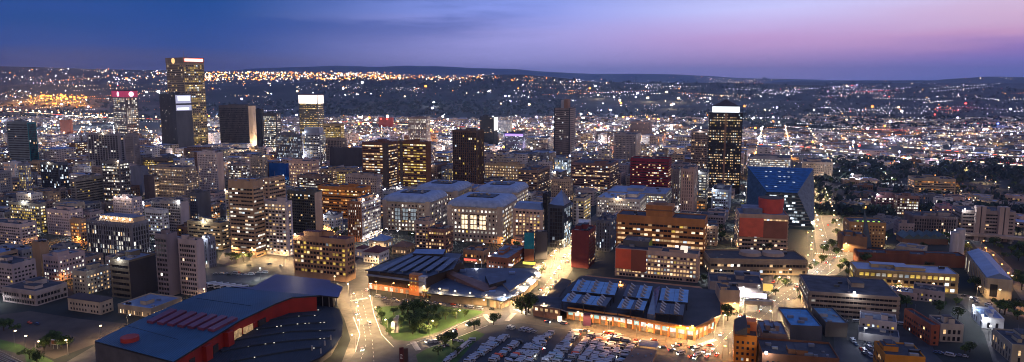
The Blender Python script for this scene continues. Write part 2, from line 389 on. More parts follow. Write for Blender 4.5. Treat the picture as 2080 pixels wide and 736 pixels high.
        if rg.random() < .5:
            q = MB(); a, c2 = rg.uniform(-.3, .3) * W, rg.uniform(-.3, .3) * D; q.cyl(a, c2, h + .3, h + 7, .12, .06, METAL, 5); q.build("antenna", root)
        if W > 9:
            for _ in range(rg.randint(3, 8) if detail else 2):
                q = MB(); a, c2 = rg.uniform(-.4, .4) * W, rg.uniform(-.4, .4) * D; s_ = rg.uniform(.5, 1.4); q.box(a - s_, a + s_ * rg.uniform(1, 3), c2 - s_ * .8, c2 + s_ * .8, h + .3, h + .3 + s_ * 1.3, rg.choice((METAL, CONC, DARK, ROOFL))); q.build("air_unit", root)
        if rg.random() < .16 and h > 12:
            c_ = rg.choice(((1, .8, .55), (.9, .94, 1), (.9, .94, 1))); a, c2 = rg.choice((-.45, .45, 0)) * W, -D / 2 - .6
            q = MB(); q.cyl(a, c2, h + 1.2, h + 2.6, .9, .7, glow('roof_flood_%d' % (c_[2] * 10), c_, 10), 6); q.build("roof_floodlight", root)
            l_ = bpy.data.lights.new("roof_flood_light", 'POINT'); l_.color = c_; l_.energy = 3500; l_.shadow_soft_size = .6; o = bpy.data.objects.new("roof_flood_light", l_); C.objects.link(o); o.parent = root; o.location = (a, c2 - 1.6, h + 2)
    elif roof == 'hip':
        q = MB(); o_ = .8; hh = min(W, D) * .28; X2, Y2 = W / 2 + o_, D / 2 + o_; rl = max(0, (W - D) / 2); rd_ = max(0, (D - W) / 2)
        b_ = [(-X2, -Y2, h), (X2, -Y2, h), (X2, Y2, h), (-X2, Y2, h)]
        if W >= D: a, c2 = (-rl, 0, h + hh), (rl, 0, h + hh); q.face([b_[0], b_[1], c2, a], rc); q.face([b_[1], b_[2], c2], rc); q.face([b_[2], b_[3], a, c2], rc); q.face([b_[3], b_[0], a], rc)
        else: a, c2 = (0, -rd_, h + hh), (0, rd_, h + hh); q.face([b_[0], b_[1], a], rc); q.face([b_[1], b_[2], c2, a], rc); q.face([b_[2], b_[3], c2], rc); q.face([b_[3], b_[0], a, c2], rc)
        q.face(b_[::-1], rc); q.build("roof", root)
    elif roof == 'barrel':
        q = MB(); prof = [(-.5, 0), (-.5, 1.0), (.3, 3.0), (1.6, 5.0), (3.6, 6.6), (6.2, 7.4), (8.5, 7.6)]; rcm = rc or ROOFB
        for (i0, z0), (i1, z1) in zip(prof, prof[1:]):
            a = [(-W / 2 + i0, -D / 2 + i0), (W / 2 - i0, -D / 2 + i0), (W / 2 - i0, D / 2 - i0), (-W / 2 + i0, D / 2 - i0)]
            c2 = [(-W / 2 + i1, -D / 2 + i1), (W / 2 - i1, -D / 2 + i1), (W / 2 - i1, D / 2 - i1), (-W / 2 + i1, D / 2 - i1)]
            for j in range(4):
                k = (j + 1) % 4; q.face([(*a[j], h + z0), (*a[k], h + z0), (*c2[k], h + z1), (*c2[j], h + z1)], rcm)
        q.face([(*p, h + 7.6) for p in c2], rcm); q.build("roof", root)
        q = MB(); q.box(-W * .25, W * .25, -D * .2, D * .2, h + 7.6, h + 8.4, DARK)
        for _ in range(6):
            a, c2 = rg.uniform(-.24, .2) * W, rg.uniform(-.19, .1) * D; q.box(a, a + 2.5, c2, c2 + 3, h + 8.4, h + 10, METAL)
        q.build("roof_plant", root)
    elif roof == 'mansard':
        q = MB(); i1 = 3.2; z1 = 6.0
        a = [(-W / 2 + .3, -D / 2 + .3), (W / 2 - .3, -D / 2 + .3), (W / 2 - .3, D / 2 - .3), (-W / 2 + .3, D / 2 - .3)]; c2 = [(p[0] * (1 - 2 * i1 / W), p[1] * (1 - 2 * i1 / D)) for p in a]
        for j in range(4): k = (j + 1) % 4; q.face([(*a[j], h), (*a[k], h), (*c2[k], h + z1), (*c2[j], h + z1)], rc)
        q.face([(*p, h + z1) for p in c2], rc); q.build("roof", root)
    return root
def hero(nick, name, cat, label, xl, xc, xr, yt, yb, style='punch', wc=(.3, .28, .25), side='R', yaw=-20, depth=None, yv=None, detail=None, **kw):
    th = R(yaw); e1 = (math.cos(th), math.sin(th)); e2 = (-math.sin(th), math.cos(th))
    Y = gp(xc, yb)[1]; k = (CY - yt) / F
    h = (k * (Y * cp + H * sp) + H * cp - Y * sp) / (cp + k * sp); zc = Y * cp + (H - h) * sp; X = (xc - CX) / F * zc
    def solve(px, d):
        a = (px - CX) / F; den = d[0] - a * d[1] * cp
        return (a * zc - X) / den if abs(den) > 1e-4 else 999
    if side == 'R':
        W = solve(xl, (-e1[0], -e1[1])); D = depth or solve(xr, e2); D = max(8, min(D if D > 0 else 60, 60)) if not depth else depth
        cx = X - e1[0] * W / 2 + e2[0] * D / 2; cy_ = Y - e1[1] * W / 2 + e2[1] * D / 2
    else:
        W = solve(xr, e1); D = depth or solve(xl, e2); D = max(8, min(D if D > 0 else 60, 60)) if not depth else depth
        cx = X + e1[0] * W / 2 + e2[0] * D / 2; cy_ = Y + e1[1] * W / 2 + e2[1] * D / 2
    hit = rects_hit(cx, cy_, th, W, D, 0)
    if hit: print("OVERLAP", label[:50], "W%.0f D%.0f" % (W, D), "with", LASTN.get(id(hit)))
    if not (3 < W < 200): print("BADW", label, W)
    if detail is None: detail = 2 if yb > 500 else 1
    r_ = tower(name, cat, label, cx, cy_, th, W, D, h, style, wc, detail=detail, **kw)
    LASTN[id(OCC[-1])] = label[:40]
    if nick: LAND.append((nick, cx, cy_))
    HERO.append((min(xl, xr) - 2, max(xl, xr) + 2, yb, yv or (yt + .8 * (yb - yt))))
    return r_, W, D, h
LASTN = {}
tan = (.34, .27, .20); beige = (.42, .37, .30); white = (.62, .60, .57); grey = (.27, .27, .28); mgrey = (.17, .17, .18); dgrey = (.07, .07, .08); brown = (.19, .12, .085)
dbrown = (.08, .06, .05); pinkc = (.48, .37, .33); brick = (.28, .11, .06); maroon = (.15, .045, .035); black = (.018, .018, .022); teal = (.02, .16, .17); cream = (.55, .46, .35); orange = (.42, .17, .06)
ot = 'office_tower'; ob = 'office_building'; ab = 'apartment_block'
def glow(name, c, s): return mat(name, (.02, .02, .02), .5, 0, 0, emit=c, es=s)
def sub(root, name, fn):
    q = MB(); fn(q); return q.build(name, root)

# ---- far and tall towers
r, W, D, h = hero("the tallest tower", ot, "tower", "tallest beige gridded tower with glowing gold disc and lit sign band at its crown", 337, 372, 414, 128, 306, 'grid', (.24, .20, .15), yaw=-38, lit=.12, sidelit=.5, tone='yellow', fh=5.2, bay=5, top=4, nplant=1, yv=190, ww=.7, wh=.5)
sub(r, "crown", lambda q: (q.box(-W/2-.6, W/2+.6, -D/2-.6, D/2+.6, h, h + 13, wall((.16, .13, .10)))))
sub(r, "lit_disc", lambda q: [q.face([(-W*.05 + 8.5*math.cos(a), -D/2 - .9, h + 5.5 + 6.8*math.sin(a)) for a in [i*math.pi/12 for i in range(24)]], glow('gold_glow', (1, .55, .2), 1.3))])
sub(r, "sign_band", lambda q: (q.box(W/2+.6, W/2+1.4, -D/2+2, D/2-2, h+2.5, h+11.5, glow('sign_red', (1, .12, .07), 1.2)), q.box(W/2+1.4, W/2+1.8, -D/2+3.5, D/2-3.5, h+4, h+10, glow('sign_white', (1, .85, .75), 2.2))))
sub(r, "mast", lambda q: (q.cyl(-3, 0, h+13, h+30, .5, .2, METAL, 6), q.cyl(4, 3, h+13, h+21, .4, .2, METAL, 6), q.bar((-9, 0, h+14), (9, 2, h+16), .3, METAL)))
r, W, D, h = hero("the screen-topped dark tower", ot, "tower", "plain charcoal tower with two glowing screen panels near its top corner", 323, 355, 388, 192, 312, 'fins', (.045, .045, .055), yaw=-38, lit=.02, sidestyle='blank', tone='white', yv=250)
sub(r, "screen_panel", lambda q: q.box(W/2, W/2+.5, -D/2+1, D/2-1, h-38, h-2, glow('screen_violet', (.42, .42, .62), .8)))
sub(r, "screen_glow", lambda q: (q.box(W/2+.5, W/2+.8, -D/2+6, D/2-4, h-15, h-4, glow('screen_white', (.9, .93, 1), 1.6)), q.box(W/2+.5, W/2+.8, -D/2+4, D/2-7, h-36, h-31, glow('screen_white', (1, 1, 1), 1.6)), q.box(W/2+.5, W/2+.9, -D/2+1, D/2-1, h-25, h-21, DARK)))
r, W, D, h = hero("the pink-crowned tower", ot, "tower", "slender tower with pink lit crown carrying two glowing round discs", 228, 254, 279, 199, 300, 'grid', (.10, .085, .09), yaw=-38, lit=.55, tone='white', fh=5, bay=4.5, nplant=0, top=1, yv=262)
sub(r, "crown", lambda q: (q.box(-W/2-.8, W/2+.8, -D/2-.8, D/2+.8, h+1.3, h+17, glow('pink_crown', (.6, .03, .12), .5)), q.box(-W/2, W/2, -D/2, D/2, h+17, h+20, DARK)))
for nm, a in (("lit_disc", 0), ("lit_disc", 1)):
    sub(r, nm, lambda q: q.face([((-W*0+6.5*math.cos(t), -D/2-1.2) if a == 0 else (W/2+1.2, 6.5*math.cos(t))) + (h+9+6.5*math.sin(t),) for t in [i*math.pi/12 for i in range(24)]], glow('pink_disc', (1, .55, .72), 1.8)))
sub(r, "beacon_mast", lambda q: (q.cyl(-W/2+2, 0, h+20, h+30, .3, .2, METAL, 5), q.cyl(-W/2+2, 0, h+30, h+32, 1, 1, glow('red_beacon', (1, .04, .05), 3), 6)))
hero("the ribbed slab hotel", ot, "tower", "dark ribbed slab tower with a pale tan blank end wall", 444, 504, 519, 216, 302, 'grid', (.10, .085, .08), lit=.0, yaw=-14, sidestyle='blank', sidewall=(.50, .40, .30), fh=4.6, bay=3.4, ww=.8, wh=.7, yv=288, top=4)
hero("the white-speckled tower", ot, "tower", "black office tower speckled all over with white lit windows", 533, 561, 570, 231, 306, 'grid', (.05, .05, .055), lit=.75, tone='white', fh=4.6, bay=4, yv=295)
hero(None, ot, "tower", "narrow unlit black tower standing against the white-speckled tower", 519, 531, 534, 223, 302, 'grid', black, lit=.0)
r, W, D, h = hero("the tower with the white screen crown", ot, "tower", "olive glass tower crowned with a blazing white screen on two faces", 607, 645, 657, 210, 300, 'ribbon', (.05, .045, .035), lit=.4, tone='yellow', fh=5, yv=255, nplant=0, top=1)
sub(r, "screen", lambda q: (q.box(-W/2, W/2-1.2, -D/2-.6, -D/2, h-1, h+20, glow('crown_screen', (1, .88, .78), 1.8)), q.box(W/2, W/2+.6, -D/2+1, D/2, h-1, h+20, glow('crown_screen', (1, .88, .78), 1.5))))
sub(r, "crown", lambda q: (q.box(-W/2, W/2, -D/2, D/2, h, h+20, wall(dbrown)), q.box(-W/2-.8, W/2+.8, -D/2-.8, D/2+.8, h+20, h+21.5, wall(brown))))
r, W, D, h = hero("the faceted-cap tower", ot, "tower", "grey balconied tower with faceted blue-grey metal cap", 614, 650, 661, 272, 330, 'balcony', (.32, .33, .37), lit=.35, tone='white', fh=4, yv=318, nplant=0)
sub(r, "metal_cap", lambda q: q.prism([(-W*.42, -D*.4), (W*.42, -D*.4), (W*.42, D*.4), (-W*.42, D*.4)], h+1, h+12, mat('cap_metal', (.25, .29, .38), .4, .5, .1)))
hero(None, ot, "tower", "dark tower with one bright glazed stair strip beside the faceted-cap tower", 560, 604, 612, 273, 332, 'slits', (.17, .17, .19), lit=.45, tone='cool', fh=4, yv=318)
hero(None, ob, "office", "yellow-lit banded office block behind the faceted-cap tower", 656, 692, 699, 254, 322, 'ribbon', (.36, .28, .16), lit=.75, tone='yellow', fh=4.4, yv=285)
hero(None, ob, "office", "tan building of closely spaced vertical piers beside the windowless dark box", 661, 694, 704, 284, 338, 'fins', (.3, .25, .21), lit=.05, yv=305, bay=3.5)
hero("the windowless dark box", ob, "office", "windowless dark charcoal box building with a thin pale roof edge", 669, 735, 738, 303, 345, 'blank', (.06, .055, .06), sides='', nplant=0)
r1, W, D, h = hero("the golden-lit brown tower", ot, "tower", "brown tower of golden lit strip windows with a dark corner pier, first of two joined", 735, 784, 806, 292, 392, 'ribbon', (.15, .075, .05), lit=.85, sidelit=.95, tone='warm', fh=4.0, bay=5, yv=375, rc=mat('roof_maroon', (.12, .04, .035)))
sub(r1, "corner_pier", lambda q: q.box(W*.5-6, W*.5+.7, -D/2-.9, -D/2+6, 0, h+.5, wall(dbrown)))
r1, W, D, h = hero("the amber-lit brown tower", ot, "tower", "brown tower glowing amber with a dark blank end, second of two joined", 807, 866, 875, 290, 400, 'ribbon', (.16, .08, .045), lit=.97, tone='yellow', fh=4.0, bay=5, yv=372, rc=_m['roof_maroon'], blanks='R')
sub(r1, "corner_pier", lambda q: q.box(-W*.5+4, -W*.5+9, -D/2-.9, -D/2+1, 0, h+.5, wall(dbrown)))
hero(None, ot, "tower", "grey residential tower with bright vertical window stacks behind the ribbed brown tower", 829, 866, 874, 240, 318, 'slits', (.24, .19, .17), lit=.55, tone='white', fh=4.6, yv=285)
r, W, D, h = hero(None, ob, "building", "low square building washed in red light near the far flyover", 769, 797, 799, 240, 262, 'blank', (.3, .07, .05), sides='', nplant=0, yv=252)
sub(r, "red_sign", lambda q: [q.box(a, a+8, -D/2-.5, -D/2, h-7, h-1, glow('sign_red', (1, .12, .07), 1.2)) for a in (-W*.4, W*.05)])
hero("the ribbed brown tower", ot, "tower", "tall plain brown tower of tight vertical ribs with few lit windows", 919, 968, 983, 267, 392, 'fins', (.13, .085, .06), lit=.04, tone='yellow', fh=3.8, bay=3.2, yv=375)
r, W, D, h = hero("the white-ended dark tower", ot, "tower", "dark tower with a glowing white screen on its end wall", 975, 1003, 1011, 238, 302, 'grid', black, lit=.04, yv=278, sidestyle='blank')
sub(r, "end_screen", lambda q: q.box(W/2, W/2+.5, -D/2+1, D/2-1, h-34, h-1, glow('end_screen', (.95, .9, .8), 1.4)))
hero(None, ob, "office", "low lit office block with white top strip beside the white-ended dark tower", 1012, 1036, 1040, 246, 268, 'ribbon', grey, lit=.8, tone='white', yv=262)
r, W, D, h = hero(None, ob, "office", "purple-topped dark block with a violet lit sign strip", 1025, 1063, 1070, 272, 312, 'grid', (.08, .07, .12), lit=.25, tone='cool', yv=300)
sub(r, "sign_strip", lambda q: q.box(-W/2+1, W/2-1, -D/2-.7, -D/2, h-6, h-1, glow('violet_sign', (.35, .2, 1), 1.6)))
r, W, D, h = hero("the tall banded black tower", ot, "tower", "tall black tower of pale horizontal bands with a stepped twin-fin top", 1126, 1158, 1169, 221, 322, 'ribbon', (.17, .14, .13), lit=.04, tone='white', fh=4.4, yv=305, nplant=0)
sub(r, "rooftop_core", lambda q: (q.box(-W*.18, 0, -D*.25, D*.25, h, h+18, wall(grey)), q.box(W*.03, W*.25, -D*.25, D*.25, h, h+20, wall(brown)), q.cyl(0, 0, h+18, h+28, .2, .1, METAL, 5)))
sub(r, "corner_pier", lambda q: (q.box(-W/2-.4, -W/2+2.2, -D/2-.7, D/2, 0, h+1, wall(black)), q.box(W/2-2.2, W/2+.4, -D/2-.7, D/2, 0, h+1, wall(black))))
r, W, D, h = hero("the pyramid-topped black tower", ot, "tower", "black tower gridded with amber lights, bright white band and pyramid roof", 1441, 1509, 1513, 230, 394, 'ribbon', (.022, .019, .018), lit=.62, sidelit=.6, tone='warm', fh=4.0, bay=2.4, ww=.6, wh=.4, yv=380, yaw=-14, nplant=0, top=1, base=12, depth=36, roof='none')
sub(r, "light_band", lambda q: (q.box(-W*.4, W*.4, -D*.4, D*.4, h, h+9, glow('crown_white', (.9, .97, 1), 2.4)), q.box(-W/2+.5, W/2-.5, -D/2+.5, D/2-.5, h, h+.8, wall(dgrey))))
def pyr(q):
    a = [(-W*.42, -D*.42, h+9), (W*.42, -D*.42, h+9), (W*.42, D*.42, h+9), (-W*.42, D*.42, h+9)]; m = wall((.06, .05, .05))
    for j in range(4): q.face([a[j], a[(j+1) % 4], (0, 0, h+20)], m)
    q.face(a[::-1], m); q.cyl(0, 0, h+19, h+26, .15, .1, METAL, 5)
sub(r, "pyramid_roof", pyr); sub(r, "central_rib", lambda q: q.box(-1.4, 1.4, -D/2-1, -D/2, 0, h, wall(brown)))
hero(None, ot, "tower", "beige office tower with scattered lit windows against the pyramid-topped black tower", 1405, 1440, 1444, 268, 352, 'grid', (.27, .21, .18), lit=.18, fh=4, yv=330)
hero("the stepped grey office", ob, "office", "stepped grey office with floodlit end facade and small dark windows", 1247, 1292, 1313, 274, 330, 'punch', (.30, .27, .26), lit=.06, fh=4, yv=320)
hero(None, ob, "office", "ribbed dark block rising behind the stepped grey office", 1280, 1321, 1325, 249, 282, 'fins', (.16, .14, .15), lit=.03, yv=268)
hero("the teal glass tower", ot, "tower", "teal glass tower with white striped front and pale roof box", 13, 55, 73, 250, 345, 'ribbon', (.22, .25, .26), lit=.02, fh=4.2, yv=325, yaw=-14, sidestyle='curtain', sidewall=teal)
hero("the brown cube building", ob, "building", "windowless brown cube building beyond the teal glass tower", 121, 141, 147, 245, 275, 'blank', (.22, .09, .06), sides='', nplant=0, yv=266)
hero(None, ob, "office", "grey tower in bars of vertical black strips below the pink-crowned tower", 176, 242, 252, 274, 344, 'fins', (.28, .27, .28), lit=.06, bay=7, fh=4, tone='white', yv=322)
hero(None, ot, "tower", "tall grey slab with black stair strip in front of the pink-crowned tower", 252, 270, 282, 276, 350, 'slits', (.24, .22, .22), lit=.03, yv=330)
# ---- middle distance, one side
hero("the white art-deco block", ab, "apartments", "white stepped apartment block with a tall flat tan end wall", 400, 441, 453, 312, 396, 'punch', (.58, .52, .50), lit=.2, yv=385, fh=3.4, sidestyle='blank', sidewall=(.56, .44, .38))
hero("the blue box", 'billboard_building', "building", "plain blue box-shaped rooftop billboard building", 546, 580, 584, 334, 366, 'blank', (.02, .11, .32), sides='', nplant=0, yv=358)
hero("the pink heritage block", ob, "building", "pale pink heritage block with tall lit windows and small gabled turrets", 586, 632, 648, 330, 382, 'punch', (.62, .46, .38), lit=.45, yv=368, fh=4.5)
hero(None, ob, "office", "brown banded office under the pink heritage block", 603, 652, 665, 360, 398, 'ribbon', (.20, .15, .13), lit=.3, tone='white', yv=378)
hero(None, ab, "apartments", "beige apartment block with many small windows behind the big tan tower", 508, 534, 543, 322, 366, 'punch', beige, lit=.15, yv=357)
hero(None, ab, "apartments", "grey apartment block with lit windows beside the white art-deco block", 462, 490, 507, 335, 392, 'ribbon', (.3, .26, .25), lit=.4, tone='white', yv=360)
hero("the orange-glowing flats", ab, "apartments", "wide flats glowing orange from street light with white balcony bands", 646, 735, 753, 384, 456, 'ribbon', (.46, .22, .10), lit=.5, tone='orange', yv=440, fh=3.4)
hero(None, ab, "apartments", "beige flats with sparse lit windows above the orange-glowing flats", 701, 765, 776, 359, 425, 'punch', (.40, .34, .31), lit=.3, yv=395)
hero("the big tan tower", ot, "tower", "big tan office tower of horizontal bands with scattered white lit windows", 463, 513, 534, 372, 524, 'ribbon', (.40, .29, .20), lit=.22, tone='white', fh=3.7, bay=3.4, yv=505, nplant=2, rc=ROOFB, top=5, seed=5)
hero(None, ot, "tower", "tan wing joined behind the big tan tower with blank central panel", 536, 545, 571, 364, 500, 'ribbon', (.44, .32, .23), lit=.15, fh=3.7, yv=410, detail=1, depth=24, yaw=-24)
hero("the white balcony flats", ab, "apartments", "slim white residential tower of lit balconies and a tall blank pier", 534, 582, 593, 412, 520, 'balcony', (.60, .54, .52), lit=.6, tone='warm', fh=3.0, yv=505, bay=4)
hero("the green-grey slab", ab, "apartments", "dark green-grey residential slab with a pale blank concrete end", 583, 639, 654, 392, 488, 'grid', (.13, .13, .11), lit=.12, tone='warm', fh=3.0, yv=465, sidestyle='blank', sidewall=(.52, .40, .32), bay=2.6)
RT = hero("the roof-lit brown tower", ab, "apartments", "brown and white residential tower with two roof floodlights", 705, 734, 773, 412, 492, 'slits', (.30, .16, .10), lit=.2, sidelit=.55, tone='white', fh=3.0, yv=470, sidestyle='grid', sidewall=(.62, .56, .55))
RTL = [(RT[1]*.45, -RT[2]*.4), (RT[1]*.5, RT[2]*.3)]
hero("the small white flats", ab, "apartments", "small white walk-up flats beneath the orange-glowing flats", 652, 680, 696, 440, 478, 'punch', (.52, .52, .56), lit=.25, tone='warm', yv=465)
hero("the gold-windowed office", ob, "office", "brown concrete office with rows of golden lit windows above a bright arcade", 595, 702, 720, 489, 574, 'grid', (.38, .25, .17), lit=.26, tone='yellow', fh=4.0, bay=3.2, yv=550, rc=mat('roof_maroon', (.12, .04, .035)), base=5, top=3)
hero("the tan terraced office", ob, "office", "tan terraced office of long horizontal bands", 380, 448, 465, 455, 508, 'ribbon', (.42, .34, .22), lit=.3, tone='warm', yv=490)
hero(None, ob, "office", "dark flat-sided block with lit window column above the tan terraced office", 384, 400, 427, 395, 462, 'punch', (.10, .10, .11), lit=.5, sidestyle='blank', yv=440)
hero("the grey-brown twin slab", ot, "tower", "grey-brown windowless-sided slab tower, darker of a joined pair", 314, 338, 360, 480, 603, 'grid', (.24, .21, .22), lit=.06, tone='white', fh=3.6, sidestyle='blank', yv=585)
hero("the pale twin slab", ot, "tower", "pale grey slab tower with white lit top storey, lighter of a joined pair", 361, 398, 413, 492, 602, 'grid', (.50, .43, .41), lit=.08, tone='white', fh=3.7, bay=2.2, yv=585, litfl={26, 27, 28}, sidestyle='blank')
hero("the black line-lit office", ob, "office", "black office with vertical white light lines down its side wall", 223, 262, 316, 533, 608, 'ribbon', (.15, .13, .10), lit=.03, tone='warm', fh=4, yv=590, sidestyle='blank', sidewall=(.045, .042, .045), rc=ROOFL)
FR = hero("the floodlit-roof office", ob, "office", "large black-finned office with a ring of roof floodlights", 174, 266, 301, 457, 530, 'fins', (.20, .20, .22), lit=.2, tone='white', fh=4, bay=3, yv=510, top=3)
r, W, D, h = FR
sub(r, "penthouse", lambda q: (q.box(-W*.25, W*.5-1, -D*.3, D*.35, h+.3, h+5.5, wall((.46, .36, .28))), q.box(-W*.27, W*.5-.5, -D*.33, D*.38, h+5.5, h+6, ROOFL)))
def lampball(r, x, y, z, c, e, nm="roof_lamp", s_=.75):
    sub(r, nm, lambda q: q.cyl(x, y, z-s_, z+s_, s_, s_*.6, glow('lamp_ball_%d%d' % (c[1]*10, c[2]*10), c, 9), 8)); l_ = bpy.data.lights.new("roof_lamp_light", 'POINT'); l_.color = c; l_.energy = e; l_.shadow_soft_size = .5
    o = bpy.data.objects.new("roof_lamp_light", l_); C.objects.link(o); o.parent = r; o.location = (x, y-1.5, z)
for t in (-.2, -.08, .04, .16, .3, .44): lampball(r, W*t, -D*.3-1.6, h+4.2, (1, .72, .45), 900)
hero("the white floodlit flats", ab, "apartments", "bright white narrow flats lit from street level", 294, 330, 341, 430, 490, 'grid', (.68, .68, .66), lit=.45, tone='cool', yv=482, fh=3.2)
hero(None, ab, "apartments", "grey ribbed flats with a pale blank end behind the white floodlit flats", 324, 366, 383, 412, 474, 'grid', (.36, .33, .31), lit=.03, yv=430, sidestyle='blank', sidewall=(.5, .44, .42))
hero("the speckled beige block", ab, "apartments", "long beige apartment block speckled with warm windows", 302, 372, 398, 342, 412, 'punch', (.34, .29, .24), lit=.35, tone='warm', yv=398)
hero("the lit dark apartment tower", ab, "apartments", "dark apartment tower dotted with warm and white windows under a lit roof terrace", 205, 242, 262, 330, 416, 'grid', (.16, .155, .16), lit=.42, tone='white', yv=405, fh=3.6)
hero(None, ab, "apartments", "dark slab with lit balcony end beside the speckled beige block", 292, 312, 331, 359, 410, 'blank', (.10, .09, .09), sidelit=.6, sidestyle='balcony', sidewall=(.4, .36, .33), yv=400)
hero("the blue-glass dark office", ob, "office", "dark blue glass office with a few cold white windows", 81, 118, 138, 334, 392, 'curtain', (.10, .11, .13), lit=.15, tone='cool', yv=380)
hero("the gold-strip office", ob, "office", "grey banded office with one long golden light strip", 142, 152, 214, 366, 420, 'ribbon', (.20, .19, .18), lit=.05, tone='yellow', yv=405)
hero("the yellow-speckled flats", ab, "apartments", "cream flats with random yellow windows and a white lit stair end", 18, 79, 93, 416, 474, 'grid', (.34, .32, .26), lit=.4, sidelit=.9, tone='yellow', yv=460, seed=3)
hero("the pale corner block", ab, "apartments", "pale pink corner block with rounded balconies at a lit crossing", 94, 140, 168, 430, 480, 'punch', (.60, .50, .47), lit=.12, yv=475)
hero("the white-banded office", ob, "office", "low white-banded office with rows of dark windows", -30, 40, 74, 458, 498, 'punch', (.52, .45, .43), lit=.15, yv=490, ww=.7)
hero("the orange corner shop block", ob, "building", "small block above an orange-lit shop arcade", 141, 162, 175, 450, 500, 'grid', (.48, .34, .24), lit=.55, tone='orange', yv=490)
PU = hero("the pale-walled upper block", ob, "building", "blank pale rooftop-lit block behind the floodlit-roof office", 229, 268, 288, 404, 452, 'punch', (.58, .52, .52), lit=.12, yv=440)
for t in (-.3, 0, .3): lampball(PU[0], PU[1]*t, -PU[2]*.5-1.5, PU[3]+1.5, (1, .82, .7), 900)
hero(None, ob, "office", "blue-grey blank office beside the lit dark apartment tower", 264, 286, 300, 341, 398, 'blank', (.22, .23, .27), sides='', yv=375)
hero(None, ab, "apartments", "dark flats with one bright yellow window column near the teal glass tower", 36, 50, 62, 334, 402, 'slits', (.26, .27, .32), lit=.8, tone='yellow', yv=385)
hero(None, ob, "office", "low block with yellow lit corner windows below the tallest tower", 290, 340, 352, 325, 352, 'grid', (.13, .11, .09), lit=.6, tone='yellow', yv=340)
for a, b_ in RTL: lampball(RT[0], a+1, b_, RT[3]+2.5, (.9, .95, 1), 2500, s_=1.1)
# lower corner, towards the camera
hero("the grey gallery flats", ab, "apartments", "long grey gallery-access flats with dark open landings", -40, 24, 72, 540, 600, 'punch', (.34, .30, .31), lit=.03, yv=580, ww=.6)
hero("the pink-grey flats", ab, "apartments", "pink-grey walk-up flats with white lit upper windows", 86, 118, 172, 525, 572, 'punch', (.44, .36, .35), lit=.14, sidelit=.35, tone='white', yv=562, rc=ROOFL)
hero("the tan chimney block", 'lift_tower', "tower", "plain tan windowless service tower among low roofs", 64, 80, 88, 494, 566, 'blank', (.32, .23, .16), sides='', nplant=0)
hero("the warm-windowed hostel", ob, "building", "cream walk-up hostel with a row of warm windows on its long side", 146, 174, 222, 555, 600, 'punch', (.42, .38, .31), lit=.1, sidelit=.7, tone='warm', yv=590)
hero("the flat-roofed depot", ob, "depot", "low white depot with flat roofs and a raised pale parapet", 4, 72, 136, 594, 622, 'grid', (.36, .32, .31), lit=.04, yv=610)
hero("the long old house", 'terrace_house', "house", "old two-storey cream house with dark hipped roof and small windows", 137, 203, 229, 614, 640, 'punch', (.44, .38, .31), lit=.04, roof='hip', rc=mat('roof_tile_dark', (.06, .05, .055)), yv=630, fh=3.6)
hero("the blue-roofed workshop", 'workshop_building', "workshop", "low workshop with flat blue roof, white lift box and lit columns", 239, 306, 370, 630, 646, 'slits', (.40, .34, .26), lit=.2, sidelit=.6, tone='warm', rc=ROOFB, yv=640, nplant=1)
hero("the blue-edged office", ot, "tower", "slim dark office tower with blue-white edge lights behind the pale twin slab", 407, 422, 437, 487, 546, 'slits', (.20, .21, .25), lit=.1, tone='cool', yv=535)
# ---- law courts
crt = (.50, .42, .34)
def courtbays(r, W, D, h, m):
    for k in range(3):
        x0 = -W*.24 + k*W*.17
        sub(r, "atrium_recess", lambda q: q.box(x0-.6, x0+W*.11+.6, -D/2-.30, -D/2-.1, h*.36, h*.80, wall((.16, .12, .10))))
        for j in range(3): sub(r, "atrium_window", lambda q: (q.box(x0, x0+W*.05, -D/2-.5, -D/2-.31, h*(.38+.14*j), h*(.49+.14*j), m), q.box(x0+W*.06, x0+W*.11, -D/2-.5, -D/2-.31, h*(.38+.14*j), h*(.49+.14*j), m)))
def court(nick, label, *a, bays=None, **k):
    r, W, D, h = hero(nick, 'court_building', "court building", label, *a, style='court', wc=crt, roof='barrel', rc=mat('court_roof', (.30, .37, .50), .55, .1, .18, .2), **k)
    for s in (-1, 1):
        sub(r, "corner_turret", lambda q: (q.box(s*(W/2-2)-2.6, s*(W/2-2)+2.6, -D/2-.8, -D/2+4, 0, h+1.5, wall(crt)), q.cyl(s*(W/2-2), -D/2+1.6, h+1.5, h+3, 2.6, 2.2, _m['court_roof'], 12), q.cyl(s*(W/2-2), -D/2+1.6, h+3, h+4.6, 2.2, .6, _m['court_roof'], 12)))
    if bays: courtbays(r, W, D, h, bays)
    return r
FC = court("the front domed court block", "largest pale stone court block with round corner turret and blue barrel roof", 910, 1018, 1052, 424, 496, lit=.75, tone='white', yv=480, detail=2, seed=4, yaw=-16, bays=TONES['warm'][2])
court("the second domed court block", "pale court block with dark triple window recess and blue barrel roof", 778, 872, 908, 413, 472, lit=.45, tone='white', yv=462, detail=2, seed=9, yaw=-16, bays=TONES['cool'][0])
court("the rear domed court block", "rear pale court block under a blue barrel roof, half hidden by its neighbour", 845, 928, 958, 391, 438, lit=.4, tone='white', yv=402, yaw=-16)
court("the lit-attic court block", "court block under a blue barrel roof with a bright attic window row", 966, 1048, 1078, 394, 442, lit=.6, tone='white', yv=404, litfl={3, 4}, yaw=-16)
hero("the pink stone court annex", 'court_building', "court building", "pink stone court annex with warm tall windows and flat blue roof", 1042, 1102, 1112, 427, 492, 'grid', (.58, .44, .37), lit=.8, tone='warm', yv=470, roof='mansard', rc=ROOFB, detail=2, bay=4, ww=.55, wh=.6)
r, W, D, h = hero("the dark glass office with white sails", ob, "office", "dark glass office with white pointed sail roof over lit glass spine", 1114, 1146, 1161, 420, 504, 'curtain', (.05, .06, .08), lit=.03, tone='cool', yv=495, nplant=0, sidelit=.5)
